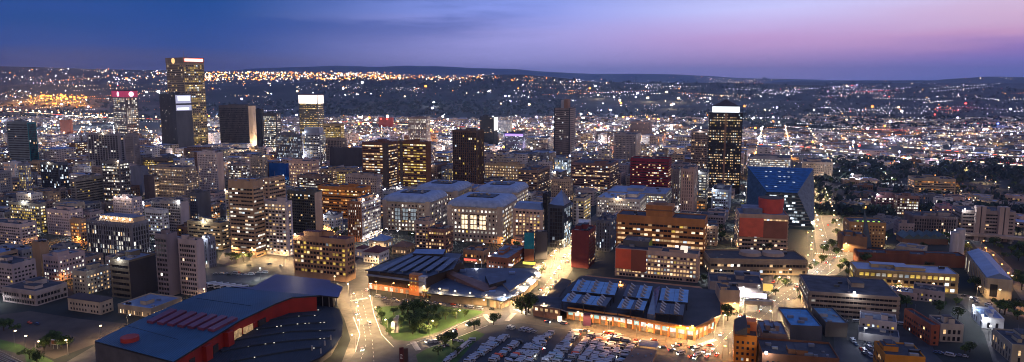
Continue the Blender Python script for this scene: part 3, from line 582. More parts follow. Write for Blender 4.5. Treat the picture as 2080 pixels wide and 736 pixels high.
sub(r, "sail_roof", lambda q: (q.face([(W/2, -D/2, h), (W/2, D/2, h), (W*.1, 0, h+15)], ROOFL), q.face([(W*.1, 0, h+15), (-W*.45, -D/2, h+2), (W/2, -D/2, h)], ROOFB), q.face([(W*.1, 0, h+15), (W/2, D/2, h), (-W*.45, D/2, h+2), (-W*.45, -D/2, h+2)], ROOFL)))
hero(None, ob, "office", "narrow dark glass wing between the pink stone court annex and its sail-roofed neighbour", 1103, 1111, 1113, 396, 490, 'curtain', black, lit=.02, yv=420, depth=12)
# ---- centre beyond the courts
hero("the red-lit office", ob, "office", "deep red banded office with sparse warm and red lit windows", 1281, 1358, 1364, 326, 398, 'ribbon', (.20, .035, .045), lit=.25, tone='warm', fh=3.8, bay=2.6, yv=388, rc=wall(black), nplant=0)
hero("the plain pink-grey tower", ot, "tower", "plain pink-grey slab tower with a shorter lit wing at its side", 1384, 1411, 1418, 345, 442, 'slits', (.44, .33, .28), lit=.06, yv=430, fh=4)
hero(None, ot, "tower", "narrow grey wing with lit stair windows attached to the plain pink-grey tower", 1367, 1380, 1383, 345, 430, 'slits', (.22, .19, .18), lit=.4, tone='white', yv=405, depth=18)
hero(None, ob, "office", "white office with long blue roof in front of the red-lit office", 1212, 1300, 1313, 407, 446, 'punch', (.52, .47, .42), lit=.6, tone='white', rc=ROOFB, yv=440)
hero(None, ob, "office", "long grey office with two blue roof slabs below the red-lit office", 1232, 1352, 1366, 396, 424, 'grid', (.40, .38, .38), lit=.7, tone='white', rc=ROOFB, yv=404)
hero("the bright cyan glass block", ob, "office", "small cyan-lit glass block glowing between taller offices", 1126, 1154, 1160, 324, 352, 'curtain', (.35, .42, .45), lit=.85, tone='cool', yv=344)
hero(None, ob, "office", "dark reddish office with white lit end windows before the stepped grey office", 1160, 1240, 1268, 335, 390, 'ribbon', (.20, .13, .12), lit=.35, tone='warm', yv=375)
hero(None, ob, "office", "beige six-window-wide block beside the black cube office", 1120, 1158, 1164, 366, 408, 'punch', (.42, .33, .25), lit=.15, yv=400)
hero(None, ob, "office", "dark brown block with a blank flank under the bright cyan glass block", 1052, 1092, 1120, 348, 400, 'ribbon', (.22, .16, .13), lit=.15, yv=385)
hero("the black cube office", ob, "office", "small black cube office with a dull glass front", 1165, 1204, 1210, 345, 380, 'curtain', black, lit=.03, yv=366)
hero("the floodlit heritage bank", ob, "building", "floodlit cream heritage building glowing behind the front court blocks", 985, 1062, 1066, 336, 372, 'punch', (.55, .42, .28), lit=.8, tone='warm', yv=365, fh=4.5)
hero(None, ob, "office", "lit white hotel with long ribbon windows beyond the blue glass wedge", 1522, 1607, 1613, 323, 362, 'ribbon', (.40, .38, .38), lit=.9, tone='white', yv=345)
hero("the beige grid block", ob, "office", "beige gridded block lit from the street beyond the blue glass wedge", 1632, 1692, 1700, 332, 366, 'punch', (.5, .42, .34), lit=.3, tone='warm', yv=358)
hero("the bright white parking block", ob, "building", "bright cold-lit parking block at the foot of the pyramid-topped black tower", 1446, 1482, 1486, 388, 430, 'grid', (.45, .50, .58), lit=.7, tone='cool', yv=420)
hero(None, ob, "office", "slim office with white lit strips between the plain pink-grey tower and its neighbour", 1419, 1436, 1440, 352, 420, 'ribbon', (.2, .2, .2), lit=.5, tone='white', yv=395)
hero(None, ob, "office", "grey apartment office with cold windows beneath the beige tower", 1404, 1434, 1440, 306, 350, 'grid', (.22, .21, .22), lit=.4, tone='cool', yv=340, detail=1) if False else None
hero("the yellow-sided block", ob, "office", "pale block with bright yellow lit side behind the white mosque", 1165, 1186, 1200, 405, 458, 'ribbon', (.45, .40, .32), lit=.2, sidelit=.95, tone='yellow', yv=440)
# ---- centre towards the camera
r, W, D, h = hero("the wide orange office", ob, "office", "wide orange-brown office of deep horizontal ledges with a raised roof block", 1253, 1432, 1437, 449, 540, 'ribbon', (.40, .20, .10), lit=.45, tone='warm', fh=4.2, bay=3.6, yv=515, nplant=0, top=5, depth=26, ww=.9)
sub(r, "roof_block", lambda q: (q.box(-W*.17, W*.13, -D*.35, D*.35, h+.3, h+11, wall((.40, .20, .10))), q.box(-W*.19, W*.15, -D*.38, D*.38, h+6, h+7, wall(brown)), q.cyl(-W*.02, 0, h+11, h+13, W*.09, W*.07, wall(brown), 16)))
r, W, D, h = hero("the maroon block", ob, "building", "maroon block with a blank front wall and small side windows", 1161, 1196, 1210, 473, 546, 'blank', (.14, .04, .04), sidestyle='punch', sidelit=.2, yv=530)
hero(None, ob, "office", "dark grey office with lit side strip behind the maroon block", 1211, 1240, 1253, 450, 512, 'slits', (.13, .14, .17), lit=.15, tone='cool', yv=495)
r, W, D, h = hero("the red-panelled hotel", ob, "hotel", "white-gridded hotel with warm lit windows and a large red painted wall panel", 1250, 1418, 1426, 520, 575, 'grid', (.50, .38, .31), lit=.55, tone='warm', fh=3.1, bay=2.7, yv=565, nplant=2, depth=18)
sub(r, "red_panel", lambda q: q.box(-W/2+.5, -W/2+14, -D/2-1.2, -D/2-.3, h*.30, h+1, mat('paint_red', (.85, .13, .05), .7, 0, .1)))
sub(r, "brown_panel", lambda q: q.box(-W/2+14.01, -W/2+27, -D/2-1.2, -D/2-.3, h*.24, h+1, mat('paint_rust', (.30, .08, .04), .7, 0, .1)))
sub(r, "roof_light_box", lambda q: q.box(W*.28, W*.36, -3, 3, h+.3, h+5, glow('roof_box_glow', (1, .85, .7), .9)))
hero("the yellow-sided annex", ob, "building", "flat-roofed annex with a lime painted side wall behind the red-panelled hotel", 1266, 1318, 1332, 494, 556, 'blank', (.10, .10, .10), sides='', sidewall=(.30, .36, .08), yv=520, rc=mat('roof_grey_wet', (.13, .13, .14), .35), nplant=0, depth=20)
r, W, D, h = hero("the red-panelled office", ob, "office", "curved tan office with red and rust painted panels across its front", 1472, 1502, 1602, 437, 508, 'ribbon', (.44, .33, .26), side='L', lit=.4, tone='warm', fh=4, yv=500, depth=40, nplant=0, yaw=-12, rc=ROOFL)
sub(r, "red_panel", lambda q: q.box(-W/2+.4, 0, -D/2-1.1, -D/2-.3, h*.40, h*.93, mat('paint_red2', (.75, .14, .07), .7, 0, .15)))
sub(r, "rust_panel", lambda q: q.box(.01, W/2-1, -D/2-1.1, -D/2-.3, h*.38, h*.87, mat('paint_rust2', (.28, .10, .06), .7, 0, .15)))
sub(r, "red_drum", lambda q: (q.cyl(W*.2, 2, h, h+15, 11.5, 12.5, mat('paint_red3', (.60, .08, .05), .7, 0, .12), 28), q.cyl(W*.2, 2, h+15, h+15.4, 11.5, 11.5, wall(dbrown), 28)))
sub(r, "roof_vault", lambda q: q.prism([(-W*.4, -D*.2), (W*.0, -D*.2), (W*.0, D*.4), (-W*.4, D*.4)], h, h+5, ROOFL))
# teal and grey board
r, W, D, h = hero("the teal and grey hoarding", 'billboard_building', "building", "tall hoarding-clad block, half teal panel and half plain grey", 1065, 1085, 1087, 476, 530, 'blank', (.2, .1, .07), sides='', depth=8, nplant=0, yaw=0)
sub(r, "teal_panel", lambda q: q.box(-W/2, W/2, -D/2-.5, -D/2-.1, h*.45, h+1.5, mat('paint_teal', (.0, .22, .30), .6, 0, .05)))
r, W, D, h = hero(None, 'billboard_building', "building", "plain grey board-clad slab joined to the teal hoarding", 1087, 1112, 1114, 474, 527, 'blank', (.10, .10, .115), sides='', depth=7, nplant=0, yaw=0)
hero(None, ob, "office", "brown glazed low-rise with warm rooms before the front domed court block", 868, 904, 920, 468, 516, 'grid', (.26, .16, .13), lit=.25, tone='warm', yv=500, detail=2)
hero(None, ab, "flats", "stacked-balcony flats with pale bands before the second domed court block", 843, 872, 884, 452, 505, 'balcony', (.44, .35, .31), lit=.4, tone='warm', yv=490)
hero("the round-signed shop", 'shop_building', "shop", "flat-roofed corner shop block with a glowing red sign fascia", 941, 982, 996, 513, 537, 'punch', (.38, .24, .16), lit=.5, tone='orange', yv=530)
hero("the brick corner store", 'shop_building', "shop", "two-storey brick store with blue lit windows and a bright yellow hoarding", 988, 1032, 1070, 528, 548, 'punch', (.28, .13, .09), lit=.5, tone='cool', yv=542, rc=ROOFL)
hero("the white villa", 'villa_house', "house", "white two-storey colonial house with red tiled hip roof", 738, 770, 790, 514, 536, 'punch', (.72, .68, .64), lit=.3, tone='white', roof='hip', rc=mat('roof_tile_red', (.17, .05, .04)), yv=530, fh=4)
hero(None, 'villa_house', "house", "white house with maroon hip roof behind the gold-windowed office", 722, 738, 750, 506, 524, 'punch', (.66, .6, .58), lit=.4, roof='hip', rc=_m['roof_tile_red'], yv=520, fh=4)
hero(None, 'villa_house', "house", "cream building with pale blue roof above the white villa", 750, 780, 798, 490, 507, 'punch', (.55, .5, .45), lit=.2, roof='hip', rc=ROOFB, yv=503, fh=4)
hero(None, 'villa_house', "house", "low brown-roofed hall beside the white villa", 796, 826, 842, 503, 518, 'punch', (.4, .3, .22), lit=.3, roof='hip', rc=wall(brown), yv=514, fh=4)
# ---- right-hand side
r, W, D, h = hero("the grey brutalist block", ob, "office", "grey brutalist block of white bands with two tall blank service towers", 1953, 1954, 2064, 428, 486, 'ribbon', (.33, .28, .26), side='L', lit=.03, yv=478, depth=30, yaw=-14, nplant=1)
for a in (.33, .76):
    sub(r, "service_tower", lambda q: (q.box(-W/2+W*a-W*.09, -W/2+W*a-.6, -D/2-5, -D/2+3, 0, h+6, wall((.42, .34, .30))), q.box(-W/2+W*a+.6, -W/2+W*a+W*.09, -D/2-5, -D/2+3, 0, h+6, wall((.42, .34, .30))), q.box(-W/2+W*a-.6, -W/2+W*a+.6, -D/2-4, -D/2+3, 0, h+5, wall(dgrey))))
r, W, D, h = hero("the orange-lit end block", ob, "office", "pale office whose end wall glows orange from sodium lamps", 1858, 1912, 1942, 366, 398, 'ribbon', (.40, .36, .30), lit=.3, tone='white', yv=392, side='L', yaw=-12, depth=30) if False else hero("the orange-lit end block", ob, "office", "pale office whose end wall glows orange from sodium lamps", 1856, 1858, 1942, 364, 396, 'ribbon', (.40, .33, .24), lit=.35, tone='orange', yv=390, side='L', yaw=-12, depth=30)
hero("the brown lit flats", ab, "flats", "brown flats with stacked warm lit stairwells", 1822, 1823, 1868, 399, 436, 'grid', (.24, .16, .14), side='L', lit=.45, tone='white', yv=425, depth=22, yaw=-12)
hero(None, ab, "flats", "darker twin of the brown lit flats with fewer lit windows", 1778, 1780, 1818, 398, 432, 'grid', (.17, .10, .11), side='L', lit=.2, tone='white', yv=420, depth=22, yaw=-12)
hero("the pink balconied office", ob, "office", "small pink gridded office beside green floodlit trees", 1911, 1912, 1940, 420, 450, 'grid', (.40, .26, .28), side='L', lit=.08, yv=442, depth=20, yaw=-12)
hero("the dark theatre office", ob, "office", "long dark office with louvred front and rounded glass corner", 1853, 1856, 1945, 440, 482, 'fins', (.20, .17, .17), side='L', lit=.03, yv=472, depth=30, yaw=-12)
hero(None, ob, "office", "small pale office with square windows in front of the dark theatre office", 1824, 1826, 1858, 455, 482, 'punch', (.32, .27, .26), side='L', lit=.03, yv=474, depth=18, yaw=-12)
r, W, D, h = hero("the spired theatre", 'theatre_building', "theatre", "amber-washed theatre with dark angular spire and green-lit roof edge", 1723, 1726, 1800, 452, 500, 'punch', (.38, .24, .13), side='L', lit=.25, tone='warm', yv=490, depth=26, yaw=-12, nplant=0)
def spire(q):
    m = wall((.10, .12, .14))
    a = [(-W*.12, -D/2-3, 0), (W*.14, -D/2-3, 0), (W*.10, -D/2+8, 0), (-W*.16, -D/2+8, 0)]; top_ = (-W*.1, -D/2+1, h+14)
    for j in range(4): q.face([a[j], a[(j+1) % 4], top_], m)
sub(r, "spire", spire); sub(r, "roof_edge_light", lambda q: [q.box(-W*.3+i*5, -W*.3+i*5+1.8, -D/2+.5, -D/2+1.5, h+1.2, h+2, glow('green_edge', (.4, .7, .1), 1.2)) for i in range(5)])
hero("the brown round-ended hall", 'assembly_hall', "hall", "low brown hall with windowless curved walls", 1712, 1714, 1762, 482, 512, 'blank', (.24, .15, .10), side='L', sides='', yv=500, depth=26, yaw=-12)
hero("the long rust wall building", 'museum_building', "museum", "long windowless rust-brown building with a narrow bright slot", 1742, 1744, 1962, 515, 536, 'blank', (.17, .075, .05), side='L', sides='', yv=530, depth=16, yaw=-10)
r, W, D, h = hero("the long yellow-lit building", 'market_building', "building", "long sandstone building glowing with two rows of yellow windows under blue roofs", 1738, 1740, 1948, 548, 584, 'grid', (.40, .31, .19), side='L', lit=.9, tone='yellow', yv=578, depth=26, yaw=-14, top=.8, rc=ROOFB, nplant=3, fh=4.6, bay=4.2, detail=2)
r, W, D, h = hero("the tall-windowed hall", 'exhibition_hall', "hall", "stone hall with tall gridded windows and a long ridged blue roof behind", 2000, 2005, 2057, 567, 606, 'fins', (.42, .36, .27), side='L', lit=.12, tone='white', yv=598, depth=96, yaw=-24, rc=ROOFB, nplant=0, bay=7, fh=9, detail=2)
sub(r, "ridge_roof", lambda q: [q.prism([(-W*.5, -D*.48), (0, -D*.48), (0, D*.48), (-W*.5, D*.48)], h+.3, [h+1, h+5, h+5, h+1], ROOFB), q.prism([(0, -D*.48), (W*.5, -D*.48), (W*.5, D*.48), (0, D*.48)], h+.3, [h+5, h+1, h+1, h+5], ROOFB)])
r, W, D, h = hero("the parking deck", 'parking_garage', "car park", "four-level concrete parking deck with open dark storeys and roof parking", 1641, 1644, 1828, 594, 642, 'ribbon', (.27, .22, .18), side='L', lit=.05, tone='white', yv=635, depth=48, yaw=-14, nplant=1, fh=3.4, detail=2, rc=ROOF, wh=.6, top=.6)
hero("the red brick warehouse flats", 'warehouse_building', "warehouse", "red brick warehouse flats with a lit glass stair slot", 1878, 1892, 1909, 664, 702, 'punch', (.24, .09, .06), side='L', lit=.05, yv=700, depth=34, yaw=-2, detail=2)
hero("the concrete window block", ob, "office", "pale concrete block with a regular grid of small dark windows", 1910, 1911, 1958, 661, 694, 'punch', (.42, .38, .33), side='L', lit=.06, yv=690, depth=18, yaw=-8, ww=.55, wh=.6, detail=2)
hero("the white arched pavilion", 'market_pavilion', "pavilion", "small white pavilion with arched windows and glazed blue roof", 1994, 1995, 2040, 648, 667, 'slits', (.72, .74, .74), side='L', lit=.1, yv=660, depth=26, yaw=-19, detail=2, bay=5, rc=ROOFB, top=1.5, fh=7)
hero("the stone bank corner", ob, "building", "classical stone building with arched openings at a dark street corner", 2050, 2056, 2120, 703, 738, 'slits', (.40, .36, .28), side='L', lit=.12, yv=730, depth=29, yaw=-14, detail=2, bay=4)
hero("the roof-lamp brick block", ob, "building", "orange-lit block at the frame edge with small bright roof lamps", 1796, 1798, 1880, 724, 770, 'punch', (.50, .24, .09), side='L', lit=.2, tone='warm', yv=760, depth=22, yaw=-12)
r, W, D, h = hero("the orange brick flats", ab, "flats", "orange brick flats with gabled roofs and small lit windows", 1458, 1492, 1538, 682, 745, 'punch', (.50, .18, .06), side='L', lit=.2, tone='warm', yv=730, depth=24, yaw=-16, detail=2, rc=wall(dbrown))
sub(r, "orange_tank_room", lambda q: q.box(W*.05, W*.5, -2, 6, h+.3, h+6, wall((.60, .22, .12))))
sub(r, "gable", lambda q: q.prism([(-W/2, -D/2), (-W/2+7, -D/2), (-W/2+7, D/2), (-W/2, D/2)], h, [h+2, h+6, h+6, h+2], wall(dbrown)))
hero("the dim workshop", 'workshop_building', "workshop", "dim workshop with skylit sheet roof beside the orange brick flats", 1546, 1548, 1600, 680, 724, 'grid', (.20, .15, .13), side='L', lit=.15, tone='white', yv=712, depth=24, yaw=-12, rc=ROOFL, detail=2)
hero("the blue dome roof shed", 'factory_shed', "shed", "large shed with bright blue sheet roof", 1602, 1606, 1670, 664, 690, 'blank', (.10, .10, .11), side='L', sides='', yv=680, depth=38, yaw=-8, nplant=0, rc=mat('roof_bright_blue', (.03, .22, .48), .5, 0, .3, .2))
hero(None, 'factory_shed', "shed", "smaller shed with paler blue roof next to the blue dome roof shed", 1674, 1677, 1722, 658, 684, 'blank', (.12, .11, .10), side='L', sides='', yv=675, depth=34, yaw=-8, nplant=0, rc=mat('roof_pale_blue', (.07, .20, .34), .5, 0, .3, .2))
hero("the long dark works", 'factory_shed', "works", "long dark brick works with sparse lit windows along the frame bottom", 1545, 1548, 1705, 722, 764, 'punch', (.16, .08, .05), side='L', lit=.12, tone='white', yv=750, depth=26, yaw=-12)
r, W, D, h = hero("the round-roofed terraces", ob, "office", "curved terraced office with stacked tan ledges and two round roof drums", 1440, 1442, 1640, 528, 556, 'ribbon', (.34, .27, .20), side='L', lit=.2, tone='warm', yv=550, depth=36, yaw=-4, nplant=0, fh=3.8, rc=mat('roof_dark_flat', (.05, .05, .055)))
for a in (-.02, .22): sub(r, "roof_drum", lambda q: q.cyl(W*a, D*.1, h+.3, h+3, 10, 9, wall((.36, .28, .22)), 24))
hero("the low lit shops", 'shop_building', "shop", "low row of shops with red fascia light strip and bright forecourt", 1440, 1442, 1550, 574, 600, 'blank', (.30, .26, .24), side='L', sides='', yv=590, depth=26, yaw=-12)
r, W, D, h = hero("the beige banner building", 'shop_building', "shop", "three-storey beige building with a blank facade at the bright crossing", 1460, 1462, 1503, 592, 634, 'blank', (.48, .36, .26), side='L', sides='', yv=625, depth=22, yaw=-8)
for nm, cell in (("the blue glass wedge", 0),):
    th = R(-16); P0 = gp(1655, 468); W = 74; D = 42
    e1 = (math.cos(th), math.sin(th)); e2 = (-math.sin(th), math.cos(th))
    cx = P0[0] - e1[0]*W/2 + e2[0]*D/2; cy_ = P0[1] - e1[1]*W/2 + e2[1]*D/2
    root = empty('glass_office', cx, cy_, 0, th); tag(root, "faceted glass wedge office with slanting deep blue roof face", "office")
    OCC.append((cx, cy_, th, W, D)); LAND.append((nm, cx, cy_)); HERO.append((1515, 1660, 468, 455))
    Hh, Hl = 66, 42; BG = mat('blue_glass', (.02, .12, .34), .3, .2, .35, .25); CG = mat('grey_glass', (.04, .07, .10), .2, .2, .3, .3)
    A, B2 = (-W/2, D/2, Hh), (W/2, D/2, Hh); c_, d_ = (W*.22, -D/2, Hl), (-W*.22, -D/2, Hl)
    g0 = [(-W/2, -D/2, 0), (W/2, -D/2, 0), (W/2, D/2, 0), (-W/2, D/2, 0)]; q = MB()
    q.face([g0[0], g0[1], c_, d_], CG); q.face([g0[1], B2, c_], CG); q.face([g0[1], g0[2], B2], CG); q.face([g0[0], d_, A], CG); q.face([g0[0], A, g0[3]], CG); q.face([g0[3], A, B2, g0[2]], CG); q.build("glass_wall", root)
    q = MB(); q.face([d_, c_, B2, A], BG); q.build("blue_roof_face", root)
    q = MB(); rg = random.Random(2)
    for k in range(1, 15):
        z = k * 3.6
        if z < Hl:
            t = z / Hl; x0 = -W/2 + t*(W*.28); x1 = -x0; q.box(x0, x1, -D/2-.25, -D/2-.02, z-.15, z+.15, METAL)
        q.box(W/2, W/2+.2, -D/2 + D*z/Hh, D/2, z-.15, z+.15, METAL)
    q.build("mullion", root)
    for k in range(1, 11):
        q = MB(); z = k*3.6; t = z/Hl; x0 = -W/2 + t*W*.28 + 2; nb = int(-2*x0/4)
        for i in range(nb):
            if rg.random() < .42: q.box(x0+i*4, x0+i*4+3.4, -D/2-.18, -D/2-.02, z+.6, z+2.6, TONES['cool'][rg.choice((0, 0, 1, 2))])
        for i in range(6):
            y_ = -D/2 + D*(z+3)/Hh + i*4
            if y_ < D/2-4 and rg.random() < .6: q.box(W/2, W/2+.15, y_, y_+3.4, z+.6, z+2.6, TONES['warm'][rg.choice((0, 0, 1))])
        if q.f: q.build("window_row", root)
    q = MB()
    for k in range(1, 12):
        t = k/12; y_ = -D/2+D*t; z_ = Hl+(Hh-Hl)*t; xw = W*(.22+.28*t); q.face([(-xw, y_, z_+.1), (xw, y_, z_+.1), (xw, y_+.35, z_+.1+.35*(Hh-Hl)/D), (-xw, y_+.35, z_+.1+.35*(Hh-Hl)/D)], GL)
    q.build("roof_joint", root)
    for k in range(4):
        q = MB(); t = .2 + k*.2; zz = Hl+(Hh-Hl)*t+.15; y_ = -D/2+D*t
        for i in range(7):
            if rg.random() < .5: q.face([(-18+i*5+rg.uniform(0, 2), y_, zz), (-15+i*5, y_, zz), (-15+i*5, y_+.6, zz+.5), (-18+i*5, y_+.6, zz+.5)], TONES['cool'][1])
        if q.f: q.build("roof_light_strip", root)

# ---------------------------------------------------------------- foreground halls
def poly(px, z=0): return [gp(x, y, z) for x, y in px]
def centre(pts): return (sum(p[0] for p in pts) / len(pts), sum(p[1] for p in pts) / len(pts))
FORE = []
def pnormal_inset(pts, d):
    c = centre(pts); out = []
    for p in pts:
        v = (p[0] - c[0], p[1] - c[1]); L_ = math.hypot(*v); out.append((p[0] - v[0] / L_ * d, p[1] - v[1] / L_ * d))
    return out
class Loc:   # world-space shapes stored relative to a root
    def __init__(s, name, x, y, label, cat): s.r = empty(name, x, y); tag(s.r, label, cat); s.x, s.y = x, y
    def rel(s, pts): return [(p[0] - s.x, p[1] - s.y) for p in pts]
    def prism(s, nm, pts, z0, z1, m, mt=None): q = MB(); q.prism(s.rel(pts), z0, z1, m, mt); return q.build(nm, s.r)
    def fn(s, nm, f): q = MB(); f(q); return q.build(nm, s.r)
ROOFD = seamed('hall_blue_roof', (.018, .075, .14), .5); REDW = mat('hall_red_wall', (.30, .018, .010), .6, 0, .2, .1); FAN = seamed('fan_roof', (.022, .032, .045), .85)
# long red-walled hall with the blue roof
main = [(192, 693), (282, 650), (369, 612), (400, 599), (458, 583), (520, 589), (600, 596), (650, 600), (593, 604), (559, 617), (489, 650), (420, 693), (350, 738), (300, 760), (130, 760)]
mp_ = poly([(192, 693), (282, 650), (369, 612), (400, 599), (458, 583), (520, 589), (600, 596), (650, 600), (593, 604), (559, 617), (489, 650), (420, 693), (352, 735)], 17)
hall = Loc('transit_hall', *centre(mp_), "long hall with blue metal roof and deep red walls beside a fan-shaped dark roof", "hall")
hall.prism("roof", mp_, 16, 17, DARK, ROOFD)
wl = pnormal_inset(mp_, 2.5)
hall.prism("wall", wl, 0, 15.99, REDW)
end = [mp_[0], mp_[-1]]
def endw(q):
    a, b_ = hall.rel(end); q.face([(a[0], a[1], 0), (b_[0], b_[1], 0), (b_[0], b_[1], 16), (a[0], a[1], 16)], mat('hall_grey_end', (.10, .09, .09), .8)); a2 = hall.rel([mp_[1]])[0]; q.face([(a2[0], a2[1], 0), (a[0], a[1], 0), (a[0], a[1], 16), (a2[0], a2[1], 16)], _m['hall_grey_end'])
hall.fn("end_wall", endw)
for k in range(7):
    a = (304 + k * 20.6, 654 + k * 2.7); b_ = (a[0] + 49, a[1] - 25); pts = poly([(a[0] - 6, a[1] - 1), (a[0] + 6, a[1] + 1.5), (b_[0] + 6, b_[1] + 1.5), (b_[0] - 6, b_[1] - 1)], 18)
    hall.prism("skylight", pts, 17, 18.6, mat('skylight_maroon', (.16, .04, .07), .4), _m['skylight_maroon'])
dp = poly([(264, 692)], 17)[0]; hall.fn("roof_drum", lambda q: q.cyl(dp[0] - hall.x, dp[1] - hall.y, 17, 19.5, 5, 5, mat('drum_red', (.35, .03, .02), .6), 24))
for s_ in (((250, 660), (362, 690)), ((398, 606), (512, 622)), ((300, 640), (330, 648))):
    a, b_ = poly(s_, 17); hall.fn("roof_seam", lambda q: q.bar((a[0] - hall.x, a[1] - hall.y, 17.05), (b_[0] - hall.x, b_[1] - hall.y, 17.05), .18, DARK, 4))
# red stair boxes and glazing on the long wall
RW = [poly([p], 12)[0] for p in ((366, 742), (400, 719), (430, 700), (458, 682), (489, 663), (520, 647), (556, 631))]
def wallpt(t):   # along the red wall
    n_ = len(RW) - 1; i = min(int(t * n_), n_ - 1); f_ = t * n_ - i; return (RW[i][0] + (RW[i + 1][0] - RW[i][0]) * f_, RW[i][1] + (RW[i + 1][1] - RW[i][1]) * f_)
d_ = Vector((RW[-1][0] - RW[0][0], RW[-1][1] - RW[0][1])).normalized(); nrm = Vector((d_.y, -d_.x))
for t, wd_, nm, m_, z0, z1, o_ in ((.10, 5, "glazed_bay", GL2, 1, 12, 1.2), (.24, 6, "stair_box", REDW, 0, 15, 4), (.36, 5, "glazed_bay", GL2, 1, 11, 1.2), (.5, 6, "stair_box", REDW, 0, 15, 4),
                           (.62, 8, "window_band", TONES['warm'][0], 6, 11, 1.0), (.74, 9, "window_band", TONES['warm'][0], 6, 10, 1.0), (.88, 8, "glazed_bay", GL2, 2, 10, 1.0)):
    c_ = wallpt(t); a = Vector(c_) - d_ * wd_ / 2 - nrm * 3; b_ = Vector(c_) + d_ * wd_ / 2 - nrm * 3
    hall.prism(nm, [tuple(a), tuple(b_), tuple(b_ + nrm * (3 + o_)), tuple(a + nrm * (3 + o_))], z0, z1, m_)
# upper canopy wing
cp_ = poly([(470, 582), (513, 583), (559, 557), (670, 569), (673, 575), (696, 583), (687, 604), (651, 600), (600, 596), (520, 589)], 14.5)
wing = Loc('glass_entrance_hall', *centre(cp_), "angular blue canopy roof over a dark glazed hall with slim white columns", "hall")
wing.prism("roof", cp_, 13.6, 14.5, DARK, mat('canopy_blue', (.07, .09, .20), .45, .1, .2, .05)); wing.prism("glass_wall", pnormal_inset(cp_, 6), 0, 13.5, mat('smoked_glass', (.03, .028, .03), .2, .2, .3, .2))
for x_, y_ in ((604, 600), (618, 601), (632, 601), (642, 602), (655, 602), (668, 603), (683, 603)):
    p = poly([(x_, y_)], 13.5)[0]; wing.fn("column", lambda q: q.cyl(p[0] - wing.x, p[1] - wing.y, 0, 13.5, .35, .3, METAL, 8))
# fan roof
fp = poly([(372, 738), (392, 722), (430, 697), (470, 676), (505, 655), (560, 628), (590, 616), (640, 609), (668, 616), (690, 630), (697, 655), (694, 682), (678, 706), (650, 726), (615, 741)], 6)
fan = Loc('fan_roofed_market', *centre(fp), "low fan-shaped dark metal roof in curved tiers tucked inside the red hall", "market")
fan.prism("roof", fp, 5.2, 6, DARK, FAN); fan.prism("wall", pnormal_inset(fp, 3), 0, 5.19, mat('fan_wall', (.10, .09, .08), .8))
arcs = [[(560, 637), (590, 633), (620, 631), (652, 630)], [(540, 652), (575, 647), (612, 642), (645, 641)], [(520, 670), (560, 664), (610, 658), (664, 655)], [(480, 692), (530, 683), (590, 674), (648, 672), (680, 671)], [(450, 715), (510, 703), (580, 694), (640, 689), (672, 687)], [(470, 735), (540, 722), (600, 712), (652, 706)]]
for ar in arcs:
    pt = poly(ar, 6.4); q = MB()
    for (a, b_) in zip(pt, pt[1:]):
        v = Vector((b_[0] - a[0], b_[1] - a[1])); nn = Vector((v.y, -v.x)).normalized() * 1.1
        q.prism(fan.rel([a, b_, (b_[0] - nn.x * 6, b_[1] - nn.y * 6), (a[0] - nn.x * 6, a[1] - nn.y * 6)]), 6, [6.9, 6.9, 6.05, 6.05], FAN)
    q.build("roof_tier", fan.r)
    q = MB(); rg = random.Random(len(ar) + int(pt[0][0]))
    for (a, b_) in zip(pt, pt[1:]):
        n_ = int(math.hypot(a[0] - b_[0], a[1] - b_[1]) / 2.4)
        for i in range(n_):
            if rg.random() < .16: t = (i + .3) / n_; X_, Y_ = a[0] + (b_[0] - a[0]) * t - fan.x, a[1] + (b_[1] - a[1]) * t - fan.y; q.box(X_ - .45, X_ + .45, Y_ - .15, Y_ + .05, 6.35, 6.75, TONES['white'][rg.choice((0, 1, 1))])
    q.build("clerestory_light", fan.r)
for x_, y_ in ((652, 718), (634, 712), (660, 702), (672, 690)):
    p = poly([(x_, y_)], 6)[0]; fan.fn("roof_mast", lambda q: q.cyl(p[0] - fan.x, p[1] - fan.y, 5, 9, .5, .5, CONC, 8))
OCC += [(hall.x, hall.y, 0, 150, 130), (fan.x, fan.y, 0, 80, 70), (wing.x, wing.y, 0, 70, 40)]
LAND += [("the red-walled hall", hall.x, hall.y), ("the angular blue canopy", wing.x, wing.y), ("the fan-shaped roof", fan.x, fan.y)]

# ---- shopping mall with roof parking
TER = mat('terracotta', (.48, .20, .08), .8, 0, .2, .2); DBP = mat('dark_cladding', (.05, .032, .022), .7, 0, .15)
mr_ = poly([(742, 549), (848, 509), (938, 516), (921, 546), (868, 563), (856, 560), (835, 559)], 15)
mall = Loc('shopping_mall', *centre(mr_), "dark-roofed shopping mall with terracotta corner tower and brown panel front", "mall")
mall.prism("roof", mr_, 14.4, 15, DARK, mat('mall_roof', (.05, .065, .10), .5, .1, .3, .08))
mf = poly([(749, 585), (835, 598), (866, 600), (942, 545), (938, 535), (848, 520)], 0); mb_ = poly([(749, 586), (836, 599), (866, 602)], 0)
e_ = Vector((mb_[1][0] - mb_[0][0], mb_[1][1] - mb_[0][1])).normalized(); back_ = Vector((-e_.y, e_.x))
fr0, fr1 = Vector(mb_[0]), Vector(mb_[2]); q4 = [tuple(fr0), tuple(fr1), tuple(fr1 + back_ * 62), tuple(fr0 + back_ * 62)]
mall.prism("wall", q4, 0, 14.3, DBP); 
def strip(loc, nm, a, b_, z0, z1, out, th, m): 
    v = (b_ - a).normalized(); n_ = Vector((v.y, -v.x)); return loc.prism(nm, [tuple(a + n_ * out), tuple(b_ + n_ * out), tuple(b_ + n_ * (out - th)), tuple(a + n_ * (out - th))], z0, z1, m)
strip(mall, "shop_front", fr0, fr1, 0, 4.6, .8, 1, TER); strip(mall, "ledge", fr0, fr1, 11.5, 12.2, 3.4, 3.6, CONC)
W_ = (fr1 - fr0).length
